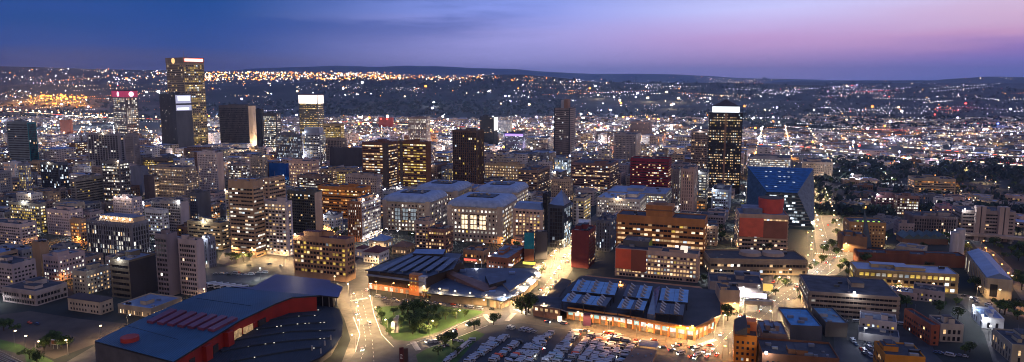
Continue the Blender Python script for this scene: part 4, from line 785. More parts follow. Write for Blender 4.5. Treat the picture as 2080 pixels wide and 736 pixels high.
for i in range(11):
    a = fr0 + (fr1 - fr0) * ((i + .25) / 11); b_ = fr0 + (fr1 - fr0) * ((i + .8) / 11); strip(mall, "shop_window", a, b_, .4, 3.4, .95, .1, TONES['warm'][(0, 1, 0, 2, 1)[i % 5]] if i % 4 else TONES['white'][1])
a = fr0 + (fr1 - fr0) * .74; strip(mall, "corner_tower", a, fr0 + (fr1 - fr0) * .9, 0, 17, 2.2, 6, TER); strip(mall, "white_fin", fr0 + (fr1 - fr0) * .9, fr1, 3, 16, 2.4, 5, mat('pale_panel', (.45, .45, .47)))
for j in range(4):
    for i in range(2): b2 = a + (fr1 - fr0) * (.03 + .07 * i); strip(mall, "tower_window", b2, b2 + e_ * 1, 4 + j * 3, 5.2 + j * 3, 2.32, .1, TONES['yellow'][1])
for k in range(6):
    s_ = (760 + k * 22, 548 - k * 0.5); pa = poly([(770 + k * 24, 551 - k * .2)], 17)[0]; pb = poly([(838 + k * 17, 517 + k * 1.5)], 17)[0]
    a, b_ = Vector(pa), Vector(pb); v = (b_ - a).normalized(); n_ = Vector((v.y, -v.x)) * 2.6
    mall.prism("parking_canopy", [tuple(a + n_), tuple(b_ + n_), tuple(b_ - n_), tuple(a - n_)], 16.8, 17.2, mat('canopy_steel', (.13, .16, .22), .5, .2, .2))
    mall.fn("canopy_post", lambda q: [q.cyl(p_.x - mall.x, p_.y - mall.y, 15, 16.8, .2, .2, METAL, 5) for p_ in (a, (a + b_) / 2, b_)])
pb = poly([(845, 507), (905, 508), (900, 518), (838, 516)], 18); mall.prism("rooftop_hall", pb, 15, 18.5, DARK, ROOFB)
# trading hall and colonnade
tp = poly([(866, 596), (884, 560), (928, 545), (1092, 545), (1100, 562), (1060, 596), (1020, 612), (985, 606)], 7)
trade = Loc('trading_hall', *centre(tp), "low trading hall with blue flat roofs, yellow-lit colonnade and rounded glazed corner", "market")
trade.prism("roof", tp, 6.4, 7, DARK, mat('trade_roof', (.055, .075, .12), .5, .1, .4, .06)); trade.prism("wall", pnormal_inset(tp, 3.5), 0, 6.39, mat('trade_wall', (.36, .27, .17), .8))
cl_a, cl_b = Vector(gp(860, 604)), Vector(gp(986, 621))
for k in range(14):
    p = cl_a + (cl_b - cl_a) * (k / 13); trade.fn("column", lambda q: q.cyl(p.x - trade.x, p.y - trade.y, 0, 5.4, .45, .45, TER, 8))
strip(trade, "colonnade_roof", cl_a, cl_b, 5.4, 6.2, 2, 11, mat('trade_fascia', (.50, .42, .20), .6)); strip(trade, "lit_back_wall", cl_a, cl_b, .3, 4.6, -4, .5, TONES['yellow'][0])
ctr = gp(1003, 617); trade.fn("round_corner", lambda q: (q.cyl(ctr[0] - trade.x, ctr[1] - trade.y, 0, 6.9, 8, 8, mat('corner_glass', (.10, .12, .12), .2), 20), q.cyl(ctr[0] - trade.x, ctr[1] - trade.y, 6.9, 7.6, 9.5, 9.5, CONC, 20)))
trade.prism("ramp", poly([(892, 552), (915, 554), (1010, 578), (985, 586)], 10), 7, [12, 12, 8, 8], mat('ramp_rust', (.20, .12, .10), .8))
trade.prism("clerestory_block", poly([(985, 560), (1018, 552), (1028, 570), (994, 580)], 10), 7, 10.5, GL2, mat('trade_roof2', (.08, .10, .15), .6))
trade.prism("roof_slab", poly([(1020, 575), (1075, 552), (1088, 558), (1035, 590)], 8.5), 7, 8.5, CONC, _m['trade_roof'])
for k, (x_, y_) in enumerate(((940, 552), (955, 566), (930, 570), (965, 582), (1040, 556), (905, 590), (1000, 595))):
    p = gp(x_, y_, 7); trade.fn("roof_light_box", lambda q: q.box(p[0] - trade.x - 2.5, p[0] - trade.x + 2.5, p[1] - trade.y - 2, p[1] - trade.y + 2, 7, 8.6, ROOFL if k % 2 else ROOFB))
# curved arcade along the bright street
arcp = [(1014, 628), (1036, 615), (1056, 600), (1074, 583), (1088, 565), (1098, 548)]
ap = [Vector(p) for p in poly(arcp)]
arc = Loc('street_arcade', *centre([tuple(p) for p in ap]), "curved covered arcade glowing yellow along the bright market street", "arcade")
for i, (a, b_) in enumerate(zip(ap, ap[1:])):
    strip(arc, "canopy", a, b_, 5.2, 6.0, 1.5, 6, mat('arcade_roof', (.30, .25, .18), .6)); strip(arc, "light_strip", a, b_, 4.2, 5.1, 1.3, .3, TONES['yellow'][2]); strip(arc, "shop_front", a, b_, 0, 5.19, -2.5, 2, mat('arcade_wall', (.40, .30, .2), .8))
    for k in range(3):
        p = a + (b_ - a) * (k / 3); arc.fn("column", lambda q: q.cyl(p.x - arc.x, p.y - arc.y, 0, 5.2, .3, .3, CONC, 6))
LAND += [("the terracotta mall tower", *gp(856, 590)), ("the dark-roofed mall", mall.x, mall.y), ("the trading hall", trade.x, trade.y), ("the curved arcade", arc.x, arc.y)]
OCC += [(mall.x, mall.y, R(-10), 95, 80), (trade.x, trade.y, R(-10), 95, 60)]

# ---- arched market with blue roof panels
pod = poly([(1122, 622), (1150, 632), (1358, 655), (1412, 664), (1447, 646), (1464, 640), (1462, 590), (1180, 560), (1145, 590)], 8)
mk = Loc('market_hall', *centre(pod), "two-storey market with roof parking, six blue roof panels and glowing orange front", "market")
mk.prism("deck", pod, 7.2, 8, CONC, mat('deck_dark', (.045, .042, .045), .7, 0, .3, .1))
fb = [Vector(gp(x_, y_)) for x_, y_ in ((1153, 648), (1232, 660), (1258, 663), (1358, 683), (1410, 692), (1450, 672))]
core = [tuple(p) for p in fb] + poly([(1468, 632), (1420, 600), (1190, 576), (1150, 600)], 0)
mk.prism("wall", core, 0, 7.19, mat('market_wall', (.45, .18, .07), .8))
ORW = mat('market_orange', (.75, .33, .09), .8, 0, .15, .2)
for i, (a, b_) in enumerate(zip(fb, fb[1:])):
    strip(mk, "parapet", a, b_, 6.6, 9, .7, .8, ORW); n_ = max(2, int((b_ - a).length / 4.6))
    for k in range(n_ + 1): p = a + (b_ - a) * (k / n_); v = (b_ - a).normalized() * .45; strip(mk, "pier", p - v, p + v, 0, 6.6, .9, 1, TER)
    for k in range(n_):
        p0, p1 = a + (b_ - a) * ((k + .15) / n_), a + (b_ - a) * ((k + .85) / n_)
        if i == 4 and k % 2: strip(mk, "window", p0, p1, 3.4, 6.2, .35, .2, TONES['warm'][1]); continue
        strip(mk, "window", p0, p1, 3.4, 6.2, .35, .2, TONES['white'][1] if (k + i) % 4 else mat('lit_aqua', (.1, .1, .1), .4, 0, 0, emit=(.35, .75, .72), es=.75))
        strip(mk, "shop_front", p0, p1, .2, 2.9, .35, .2, (TONES['orange'][0], GL2, TONES['yellow'][1], TONES['warm'][0])[(k * 3 + i) % 4])
PB = mat('panel_blue', (.16, .36, .60), .45, .15, .2, .15); PG = mat('panel_grey', (.06, .075, .11), .5, .15, .2, .15)
pan = [([(1160, 591), (1174, 568), (1257, 576), (1249, 600)], 3, 0), ([(1140, 612), (1153, 596), (1243, 605), (1231, 623)], 3, 1), ([(1265, 602), (1275, 578), (1326, 582), (1318, 607)], 2, 2), ([(1253, 626), (1264, 607), (1315, 612), (1308, 631)], 2, 1),
       ([(1339, 610), (1344, 585), (1399, 589), (1397, 615)], 2, 0), ([(1330, 636), (1336, 615), (1391, 619), (1388, 641)], 2, 3)]
for pts, nv, sty in pan:
    P4 = [Vector(p) for p in poly(pts, 14)]
    def bil(u, v): return P4[0] * (1 - u) * (1 - v) + P4[3] * u * (1 - v) + P4[2] * u * v + P4[1] * (1 - u) * v
    # P4: front-left, back-left, back-right, front-right
    ns = nv * 2
    for k in range(ns):
        m_ = PB if (sty == 0 or (sty == 1 and k % 3 != 2) or (sty == 2 and k >= ns / 2)) else PG
        mk.prism("roof_panel", [tuple(bil(k / ns + .004, 0)), tuple(bil((k + 1) / ns - .004, 0)), tuple(bil((k + 1) / ns - .004, 1)), tuple(bil(k / ns + .004, 1))], 13.4, 14, DARK, m_)
    for k in range(nv):
        for j in range(4):
            c_ = bil((k + .5) / nv, (j + .5) / 4); u_ = (P4[3] - P4[0]).normalized() * 1.6; v_ = (P4[1] - P4[0]).normalized() * 1.3
            q = MB(); a = [c_ - u_ - v_, c_ + u_ - v_, c_ + u_ + v_, c_ - u_ + v_]; a = [(p.x - mk.x, p.y - mk.y) for p in a]
            q.prism(a, 14, [16.4, 14.1, 14.1, 16.4], METAL); q.build("roof_vent", mk.r)
    for u in (0.03, .5, .97):
        for v in (.03, .97):
            c_ = bil(u, v); mk.fn("canopy_post", lambda q: q.cyl(c_.x - mk.x, c_.y - mk.y, 8, 13.4, .3, .3, DARK, 5))
mk.prism("glass_gallery", poly([(1315, 634), (1329, 585), (1341, 587), (1330, 637)], 13), 8, [12, 12, 15.5, 12], mat('gallery_glass', (.10, .14, .20), .25, .1, .2), None)
sd = poly([(1096, 617), (1141, 565), (1160, 570), (1124, 622)], 8)
shed = Loc('brick_wing', *centre(sd), "brown roofed brick wing running back beside the bright street", "building"); shed.prism("wall", sd, 0, 7.4, mat('wing_brick', (.30, .16, .10), .85)); shed.prism("roof", pnormal_inset(sd, -.8), 7.4, 8, CONC, mat('wing_roof', (.07, .055, .045), .8))
bx4 = poly([(1083, 642), (1092, 622), (1142, 628), (1136, 650)], 0); bk = Loc('brick_gatehouse', *centre(bx4), "small brick corner building with warm windows and a large lit poster", "building")
bk.prism("wall", bx4, 0, 8, _m['wing_brick']); bk.prism("roof", pnormal_inset(bx4, -.5), 8, 8.5, CONC, ROOF)
A_, B_ = Vector(bx4[0]), Vector(bx4[3])
for k in range(5): strip(bk, "window", A_ + (B_ - A_) * (.08 + .19 * k), A_ + (B_ - A_) * (.18 + .19 * k), 4.5, 6.6, .15, .1, TONES['warm'][(2, 0, 1, 0, 1)[k]])
OCC += [(mk.x, mk.y, R(-10), 130, 60)]
LAND += [("the blue-panelled market", mk.x, mk.y), ("the brick gatehouse", bk.x, bk.y), ("the brown-roofed brick wing", shed.x, shed.y)]
# purple banner board and dark red pillar board
def board(px, w_, h_, label, m_, z0=1.5, rz=0):
    p = gp(*px); r_ = empty('billboard', p[0], p[1], 0, rz); tag(r_, label, "billboard")
    sub(r_, "post", lambda q: (q.cyl(-w_ * .3, 0, 0, z0, .2, .2, METAL, 6), q.cyl(w_ * .3, 0, 0, z0, .2, .2, METAL, 6))); sub(r_, "panel", lambda q: q.box(-w_ / 2, w_ / 2, -.4, .4, z0, z0 + h_, m_)); return r_
board((1192, 664), 5.2, 9, "tall dark purple banner board in front of the orange market wall", mat('banner_purple', (.05, .02, .10), .6), .8)
r_ = board((816, 738), 2.6, 9.5, "dark red double-sided pillar board at the road fork", mat('board_red', (.10, .015, .012), .6), .5, R(20)); sub(r_, "back_panel", lambda q: q.box(1.4, 4, -.3, .3, .5, 9, mat('board_brown', (.06, .03, .025), .6)))
sub(r_, "board_text_line", lambda q: [q.box(-.9, .5 - .2 * (k % 2), -.5, -.4, 3 + k * .8, 3.3 + k * .8, PAINT) for k in range(4)])
r_ = board((113, 709), 5, 3, "small advertising board on a dark verge above the rail line", mat('board_frame', (.5, .5, .5), .6), 3, R(-10)); sub(r_, "poster", lambda q: q.box(-2.2, 2.2, -.55, -.41, 3.3, 5.7, mat('poster_dark', (.14, .05, .03), .6)))
# footbridge sign gantry on the avenue
p0, p1 = Vector(gp(1512, 634)), Vector(gp(1568, 636)); br = Loc('footbridge', *centre([p0, p1]), "covered footbridge spanning the bright avenue", "bridge")
strip(br, "deck", p0, p1, 6, 9, 1.5, 3, mat('bridge_band', (.62, .5, .34), .7)); 
for p in (p0, (p0 + p1) / 2, p1): br.fn("column", lambda q: q.cyl(p.x - br.x, p.y - br.y, 0, 6, .7, .7, CONC, 8))

# silos, minaret, saw-tooth sheds, station bridge
for i, (x_, lb) in enumerate(((1937, "pale concrete silo, shorter of a pair behind the long rust wall building"), (1947, "pale concrete silo, taller of a pair behind the long rust wall building"))):
    p = gp(x_, 522); q = MB(); q.cyl(p[0], p[1], 0, 27 - i * -2, 4, 4, mat('silo_concrete', (.5, .46, .44), .8, 0, .2, .3, True), 20); r_ = empty('silo', p[0], p[1]); tag(r_, lb, "silo", "silos")
    sub(r_, "drum", lambda q: q.cyl(0, 0, 0, 24 + i * 3, 4, 4, _m['silo_concrete'], 20)); sub(r_, "cap", lambda q: q.cyl(0, 0, 24 + i * 3, 25 + i * 3, 4.2, 3, CONC, 20))
p = gp(1172, 476); r_ = empty('mosque', p[0], p[1], 0, R(-20)); tag(r_, "small white mosque with a slim minaret", "mosque"); LAND.append(("the white mosque", *p)); WHT = wall((.7, .66, .6))
sub(r_, "minaret", lambda q: (q.cyl(0, 0, 0, 27, 1.7, 1.5, WHT, 10), q.cyl(0, 0, 27, 28, 2.3, 2.3, WHT, 10), q.cyl(0, 0, 28, 33, 1.2, 1.1, WHT, 10), q.cyl(0, 0, 33, 38, 1.1, .05, WHT, 10)))
sub(r_, "prayer_hall", lambda q: (q.box(-3, 10, 1, 22, 0, 13, WHT), q.box(-3.3, 10.3, .7, 22.3, 12, 12.6, WHT))); 
for k in range(3): sub(r_, "window", lambda q: q.box(-1 + k * 4, 1 + k * 4, .85, 1.05, 5, 10, TONES['warm'][2]))
OCC.append((p[0] + 4, p[1] + 10, R(-20), 16, 26))
for k in range(5):
    p = gp(1846 + k * 17, 497); r_ = empty('sawtooth_shed', p[0], p[1], 0, R(-12)); tag(r_, "dark green gabled shed roof, %s of five behind the long rust wall building" % ("first", "second", "third", "fourth", "fifth")[k], "shed", "gabled sheds")
    sub(r_, "roof", lambda q: q.prism([(-5.5, 0), (5.5, 0), (5.5, 24), (-5.5, 24)], 6, 6.2, mat('shed_green', (.08, .12, .12), .6)) or (q.face([(-5.5, 0, 6.2), (0, 0, 11), (0, 24, 11), (-5.5, 24, 6.2)], _m['shed_green']), q.face([(0, 0, 11), (5.5, 0, 6.2), (5.5, 24, 6.2), (0, 24, 11)], _m['shed_green']), q.face([(-5.5, 0, 6.2), (5.5, 0, 6.2), (0, 0, 11)], _m['shed_green'])))
    sub(r_, "wall", lambda q: q.box(-5.3, 5.3, .2, 23.8, 0, 6, wall(brown)))
    OCC.append((p[0], p[1] + 12, 0, 12, 24))
a, b_ = Vector(gp(1935, 484)), Vector(gp(2100, 500)); sb = Loc('rail_bridge', *centre([a, b_]), "long pale bridge passing under the grey brutalist block", "bridge"); strip(sb, "deck", a, b_, 5, 8, 4, 8, mat('bridge_pale', (.45, .34, .26), .8))
for k in range(8): p = a + (b_ - a) * (k / 7); sb.fn("pier", lambda q: q.box(p.x - sb.x - 1, p.x - sb.x + 1, p.y - sb.y - 2, p.y - sb.y + 2, 0, 5, CONC))

kp = poly([(1262, 738), (1290, 706), (1334, 712), (1322, 742)], 3.5); kz = Loc('brick_kiosk', *centre(kp), "low brown-roofed brick market kiosk beside the taxi lot exit", "kiosk")
kz.prism("wall", pnormal_inset(kp, .8), 0, 3.4, _m['wing_brick']); kz.prism("roof", kp, 3.4, 3.7, CONC, mat('kiosk_roof', (.20, .12, .08), .8))
for k in range(4): kz.fn("roof_vent", lambda q: q.box(-6 + k * 4, -5 + k * 4, -2 + k % 2 * 3, -1 + k % 2 * 3, 3.7, 4.8, ROOFL))
kp = poly([(1296, 702), (1302, 690), (1338, 694), (1336, 706)], 4.5); kz = Loc('market_canopy', *centre(kp), "flat grey metal canopy on posts behind the brown-roofed kiosk", "canopy")
kz.prism("roof", kp, 4.3, 4.5, METAL, ROOFL); 
for p in pnormal_inset(kp, 1): kz.fn("post", lambda q: q.cyl(p[0] - kz.x, p[1] - kz.y, 0, 4.3, .12, .12, METAL, 6))
def shopsign(x_, y_, z_, w_, h_, c_, e_, lb):
    p = gp(x_, y_, z_); r_ = empty('shop_sign', p[0], p[1], z_ - h_ / 2, R(-15)); tag(r_, lb, "shop sign"); sub(r_, "sign_box", lambda q: q.box(-w_ / 2, w_ / 2, 0, .5, 0, h_, METAL)); sub(r_, "lit_face", lambda q: q.box(-w_ / 2 + .1, w_ / 2 - .1, -.12, -.01, .1, h_ - .1, glow('sign_%d%d%d' % tuple(int(v * 9) for v in c_), c_, e_)))
shopsign(955, 528, 7, 12, 2, (1, .12, .08), 1.3, "glowing red fascia sign on the round-signed shop"); shopsign(1075, 535, 5, 12, 2.4, (1, .85, .1), 1.5, "bright yellow lit hoarding at the market street mouth"); shopsign(1030, 538, 4, 11, 2, (.85, .8, 1), 1.6, "long white lit fascia sign on the brick corner store")
shopsign(1505, 565, 7, 34, 1.5, (1, .25, .12), 1.6, "long red and white light strip above the low lit shops"); shopsign(1500, 562, 8, 4, 2, (1, .7, .35), 4, "small blazing orange-white sign above the low lit shops"); shopsign(1530, 600, 4, 20, 4, (.85, .88, 1), 2.2, "blazing white lit forecourt shopfront at the bright crossing"); shopsign(1558, 584, 6, 9, 6, (1, .62, .15), .9, "amber gridded corner sign block at the bright crossing")
shopsign(1137, 648, 3, 3, 4, (1, .75, .5), 5, "blazing white-orange entrance sign beside the brick gatehouse")

# ---------------------------------------------------------------- roads
def sheet(name, px, m, z=.06, kind='structure'):
    q = MB(); pts = poly(px); a = sum(pts[i][0] * pts[(i + 1) % len(pts)][1] - pts[(i + 1) % len(pts)][0] * pts[i][1] for i in range(len(pts)))
    q.face([(p[0], p[1], z) for p in (pts if a > 0 else pts[::-1])], m); o = q.build(name); tag(o, kind=kind); return pts
PAVE = mat('pavement_slabs', (.11, .10, .085), .85, 0, .25, .3, coord="Object"); DIRT = mat('bare_earth', (.075, .06, .05), .95, 0, .4, .05)
RASPH = mat('road_asphalt', (.085, .08, .072), .8, 0, .3, .15); LOTM = mat('lot_asphalt', (.035, .038, .045), .7, 0, .4, .08)
ROADS = []
def road(px): ROADS.append(sheet("road", px, RASPH, .10 + .012 * len(ROADS)))
sheet("pavement", [(690, 560), (680, 610), (700, 650), (712, 690), (685, 760), (1480, 800), (1500, 720), (1470, 640), (1130, 600), (1180, 520), (1215, 470), (1180, 468), (1110, 520), (1090, 560), (870, 620), (745, 600), (770, 520), (800, 470), (760, 470), (735, 520)], PAVE, .03)
sheet("pavement", [(1430, 760), (1460, 690), (1480, 600), (1560, 560), (1640, 545), (1680, 500), (1640, 430), (1635, 340), (1672, 340), (1700, 430), (1740, 520), (1720, 545), (1650, 590), (1620, 650), (1550, 760)], PAVE, .045)
sheet("pavement", [(460, 500), (600, 500), (740, 560), (700, 600), (560, 560), (440, 535)], PAVE, .06)
road([(700, 570), (694, 600), (712, 625), (722, 650), (733, 676), (724, 712), (700, 750), (690, 780), (900, 780), (812, 720), (786, 696), (763, 655), (751, 620), (748, 590), (760, 550), (775, 510), (790, 478), (765, 478), (742, 520), (728, 560)])
road([(786, 708), (889, 680), (944, 655), (972, 640), (1040, 632), (1082, 640), (1179, 667), (1249, 678), (1297, 688), (1410, 704), (1460, 690), (1475, 660), (1502, 622), (1560, 600), (1598, 572), (1630, 552), (1660, 515), (1652, 470), (1648, 430), (1646, 380), (1645, 330), (1662, 330), (1670, 380), (1682, 430), (1705, 475), (1716, 515), (1690, 545), (1645, 580), (1608, 612), (1590, 640), (1560, 665), (1515, 720), (1490, 780), (1340, 780), (1370, 730), (1330, 706), (1228, 686), (1150, 668), (1060, 655), (990, 660), (925, 688), (865, 708), (830, 730), (800, 740)])
road([(1045, 640), (1085, 642), (1108, 600), (1130, 570), (1152, 535), (1170, 500), (1196, 470), (1230, 430), (1215, 430), (1170, 470), (1140, 500), (1120, 530), (1104, 560), (1080, 590), (1055, 612), (1028, 630)])
road([(480, 540), (560, 528), (600, 540), (700, 566), (702, 580), (590, 556), (520, 572), (500, 560)])
road([(60, 780), (190, 704), (200, 712), (190, 780)])
road([(1940, 606), (1975, 640), (2000, 680), (2030, 780), (2080, 780), (2040, 690), (2010, 645), (1965, 604)])
road([(2075, 610), (2040, 560), (2000, 520), (1968, 488), (1985, 486), (2030, 520), (2080, 570), (2120, 610)])
LANE = [((748, 570), (727, 740)), ((760, 640), (775, 740)), ((735, 640), (742, 735))]
def dashes(px, n, name="road_marking"):
    q = MB(); pts = [Vector(p) for p in poly(px)]
    for a, b_ in zip(pts, pts[1:]):
        L_ = (b_ - a).length; k = int(L_ / 7); v = (b_ - a) / max(L_, 1); s_ = Vector((v.y, -v.x)) * .12
        for i in range(k): c_ = a + v * (i * 7 + 1); d2 = c_ + v * 3; q.face([(*p_, .20) for p_ in (c_ + s_, d2 + s_, d2 - s_, c_ - s_)], PAINT)
    tag(q.build(name), kind='structure')
dashes([(735, 590), (738, 620), (746, 650), (756, 690), (760, 740)], 0); dashes([(722, 600), (728, 630), (738, 660), (744, 700), (730, 740)], 0); dashes([(860, 702), (940, 672), (990, 650)], 0)
dashes([(1065, 640), (1100, 590), (1140, 535), (1180, 480)], 0); dashes([(1440, 720), (1500, 660), (1560, 620), (1640, 565), (1690, 520), (1670, 450), (1655, 380)], 0); dashes([(1480, 720), (1530, 660), (1590, 610), (1660, 560), (1700, 520)], 0)
def zebra(a, b_, n_):
    q = MB(); A_, B_ = Vector(gp(*a)), Vector(gp(*b_)); v = (B_ - A_) / n_; w2 = Vector((v.y, -v.x)).normalized() * 1.8
    for i in range(n_): c_ = A_ + v * i; d2 = c_ + v * .5; f_ = [(*p_, .21) for p_ in (c_ + w2, d2 + w2, d2 - w2, c_ - w2)]; q.face(f_ if (d2 - c_).cross(w2) < 0 else f_[::-1], PAINT)
    tag(q.build("zebra_crossing"), kind='structure')
zebra((712, 612), (748, 606), 14); zebra((850, 712), (838, 694), 9); zebra((985, 640), (1000, 658), 8); zebra((1075, 640), (1045, 628), 10); zebra((1410, 705), (1455, 690), 16); zebra((1500, 640), (1560, 655), 18); zebra((1600, 575), (1645, 580), 14); zebra((1655, 515), (1712, 520), 14); zebra((1030, 652), (1045, 636), 8)
# kerbs as real steps
def kerb(px):
    q = MB(); pts = [Vector(p) for p in poly(px)]
    for a, b_ in zip(pts, pts[1:]):
        v = (b_ - a).normalized(); s_ = Vector((v.y, -v.x)) * .2; q.prism([tuple(a + s_), tuple(b_ + s_), tuple(b_ - s_), tuple(a - s_)], 0, .3, PAINT)
    tag(q.build("kerb"), kind='structure')
kerb([(751, 600), (760, 640), (775, 680), (800, 706)]); kerb([(742, 595), (718, 645), (731, 680), (722, 715)][1:]); kerb([(826, 702), (889, 682), (944, 654), (980, 643)]); kerb([(869, 708), (925, 688), (990, 662)]); kerb([(1130, 570), (1110, 600), (1090, 640)]); kerb([(1500, 622), (1560, 602), (1598, 574)]); kerb([(1610, 610), (1650, 580), (1695, 548)])
LOT = [(872, 712), (930, 690), (992, 662), (1060, 657), (1150, 670), (1228, 688), (1300, 694), (1290, 720), (1300, 790), (850, 790)]
sheet("car_park", LOT, LOTM, .22)
sheet("verge", [(872, 706), (930, 684), (965, 672), (985, 680), (960, 700), (930, 736), (850, 740), (845, 722)], GRASS, .24)
PARK = [(762, 625), (850, 618), (900, 622), (985, 634), (955, 648), (888, 676), (830, 694), (800, 690), (778, 660)]
sheet("lawn", PARK, GRASS, .22)
sheet("vacant_lot", [(0, 640), (60, 632), (160, 648), (280, 660), (190, 700), (110, 730), (40, 700), (-60, 680)], DIRT, .05)
sheet("railway_bed", [(-60, 700), (60, 720), (110, 780), (-60, 780)], mat('rail_ballast', (.07, .065, .06), .95, 0, .3, .3), .07)
q = MB()
for k in range(5):
    a, b_ = Vector(gp(-20, 706 + k * 9)), Vector(gp(70 + k * 6, 750 + k * 6)); v = (b_ - a).normalized(); s_ = Vector((v.y, -v.x)) * .15
    for o_ in (-.8, .8): oo = Vector((v.y, -v.x)) * o_; q.prism([tuple(a + s_ + oo), tuple(b_ + s_ + oo), tuple(b_ - s_ + oo), tuple(a - s_ + oo)], .1, .3, METAL)
tag(q.build("rail_track"), kind='structure')
sheet("verge", [(0, 690), (40, 700), (110, 735), (60, 760), (50, 722), (-20, 704)], GRASS, .09)
sheet("car_park", [(415, 540), (480, 545), (545, 552), (505, 575), (470, 584), (400, 575)], LOTM, .20)
sheet("car_park", [(1690, 640), (1880, 660), (1900, 720), (1960, 780), (1700, 780)], LOTM, .02)
sheet("forecourt", [(1942, 596), (2010, 606), (2080, 625), (2080, 645), (2010, 632), (1950, 618)], PAVE, .075)

# ---------------------------------------------------------------- elevated motorways with traffic
HWY = mat('motorway_deck', (.34, .26, .2), .8, 0, .2, .05)
hws = [("motorway", [(-60, 222), (60, 229), (155, 236), (226, 240), (330, 243)], 7, "elevated motorway curving past the brown cube building", 9),
       ("motorway", [(655, 247), (760, 250), (860, 256), (980, 260), (1130, 264)], 7, "elevated motorway sweeping behind the ribbed brown tower", 8),
       ("motorway", [(1512, 292), (1640, 300), (1760, 314), (1900, 324), (2000, 331), (2140, 342)], 8, "lower of two parallel motorways on the far side of the dark park", 8),
       ("motorway", [(1840, 300), (1940, 308), (2020, 315), (2140, 322)], 8, "upper of two parallel motorways lined with violet-white lamps", 8)]
TRAF = []
for nm, px, z_, lb, wd_ in hws:
    pts = [Vector(gp(x_, y_, z_)) for x_, y_ in px]; L_ = Loc(nm, *centre(pts), lb, "motorway"); OCCP = pts
    for a, b_ in zip(pts, pts[1:]):
        strip(L_, "deck", a, b_, z_ - 1.2, z_, wd_, wd_ * 2, HWY); n_ = int((b_ - a).length / 45) + 1
        strip(L_, "guard_wall", a, b_, z_, z_ + 1, wd_, .4, CONC)
        for k in range(n_): p = a + (b_ - a) * ((k + .5) / n_); L_.fn("pier", lambda q: q.box(p.x - L_.x - 1, p.x - L_.x + 1, p.y - L_.y - 2, p.y - L_.y + 2, 0, z_ - 1.2, CONC))
        k = 0
        while k < (b_ - a).length: TRAF.append((a + (b_ - a).normalized() * k, z_, wd_)); k += rnd.uniform(9, 26)
q = MB(); hl = glow('head_lights', (1, .78, .5), 3); tl = glow('tail_lights', (1, .08, .03), 2.2)
for p, z_, wd_ in TRAF:
    o_ = rnd.choice((-.6, -.2, .3, .7)) * wd_; s_ = rnd.uniform(1.4, 3); m_ = hl if rnd.random() < .7 else tl; q.box(p.x - s_ * 2, p.x + s_ * 2, p.y + o_ - .8, p.y + o_ + .8, z_ + .1, z_ + 1.5, m_)
tag(q.build("distant_traffic"), kind='stuff')

def lightat(x_, y_, z_, c_, e_, par=None):
    l_ = bpy.data.lights.new("road_light", 'POINT'); l_.color = c_; l_.energy = e_; l_.shadow_soft_size = 1.2; o = bpy.data.objects.new("road_light", l_); C.objects.link(o); o.location = (x_, y_, z_); return o
q = MB()
for i, (nm, px, z_, lb, wd_) in enumerate(hws):
    pts = [Vector(gp(x_, y_, z_)) for x_, y_ in px]
    for a, b_ in zip(pts, pts[1:]):
        n_ = max(1, int((b_ - a).length / 75))
        for k in range(n_):
            p = a + (b_ - a) * ((k + .5) / n_); vio = i >= 2; lightat(p.x, p.y, z_ + 9, (.85, .78, 1) if vio else (1, .6, .3), 26000); q.cyl(p.x, p.y + 3, z_, z_ + 11, .2, .15, METAL, 5); s_ = p.y / F * (1.5 if vio else 1.2); q.cyl(p.x, p.y + 3, z_ + 11 - s_, z_ + 11 + s_, s_, s_, glow('hw_violet', (.8, .72, 1), 6) if vio else glow('hw_warm', (1, .65, .35), 6), 6)
tag(q.build("distant_motorway_lamps"), kind='stuff')

# ---------------------------------------------------------------- filler city blocks (each its own building)
def inpoly(p, P_):
    c_ = False; n_ = len(P_)
    for i in range(n_):
        a, b_ = P_[i], P_[i - 1]
        if (a[1] > p[1]) != (b_[1] > p[1]) and p[0] < (b_[0] - a[0]) * (p[1] - a[1]) / (b_[1] - a[1]) + a[0]: c_ = not c_
    return c_
BLOCK = ROADS + [poly(LOT), poly(PARK), poly([(0, 625), (300, 640), (250, 700), (0, 800), (-100, 800)]), poly([(690, 560), (680, 610), (690, 780), (1480, 800), (1500, 640), (1500, 590), (1180, 560), (1110, 500), (860, 500), (740, 540)]),
    poly([(1780, 340), (2200, 345), (2200, 400), (1960, 392), (1780, 370)]), poly([(400, 530), (560, 500), (740, 560), (600, 580), (400, 590)]), poly([(1940, 590), (2200, 640), (2200, 680), (1940, 640)]), poly([(1690, 700), (1900, 700), (1900, 800), (1690, 800)]), poly([(470, 494), (535, 494), (600, 520), (560, 545), (440, 530)])]
th0 = R(-20); E1 = (math.cos(th0), math.sin(th0)); E2 = (-math.sin(th0), math.cos(th0))
rg = random.Random(11); cand = []; LAMPS = []
COLS = [tan, beige, grey, mgrey, brown, pinkc, white, (.40, .36, .34), (.22, .17, .15), (.30, .24, .20), (.36, .31, .30), (.5, .46, .44)]
CN = ["tan", "beige", "grey", "dark grey", "brown", "pinkish", "white", "stone-grey", "dull brown", "ochre", "dusty grey", "pale"]
pe1, pe2 = 74, 64
G1, G2 = E1, E2
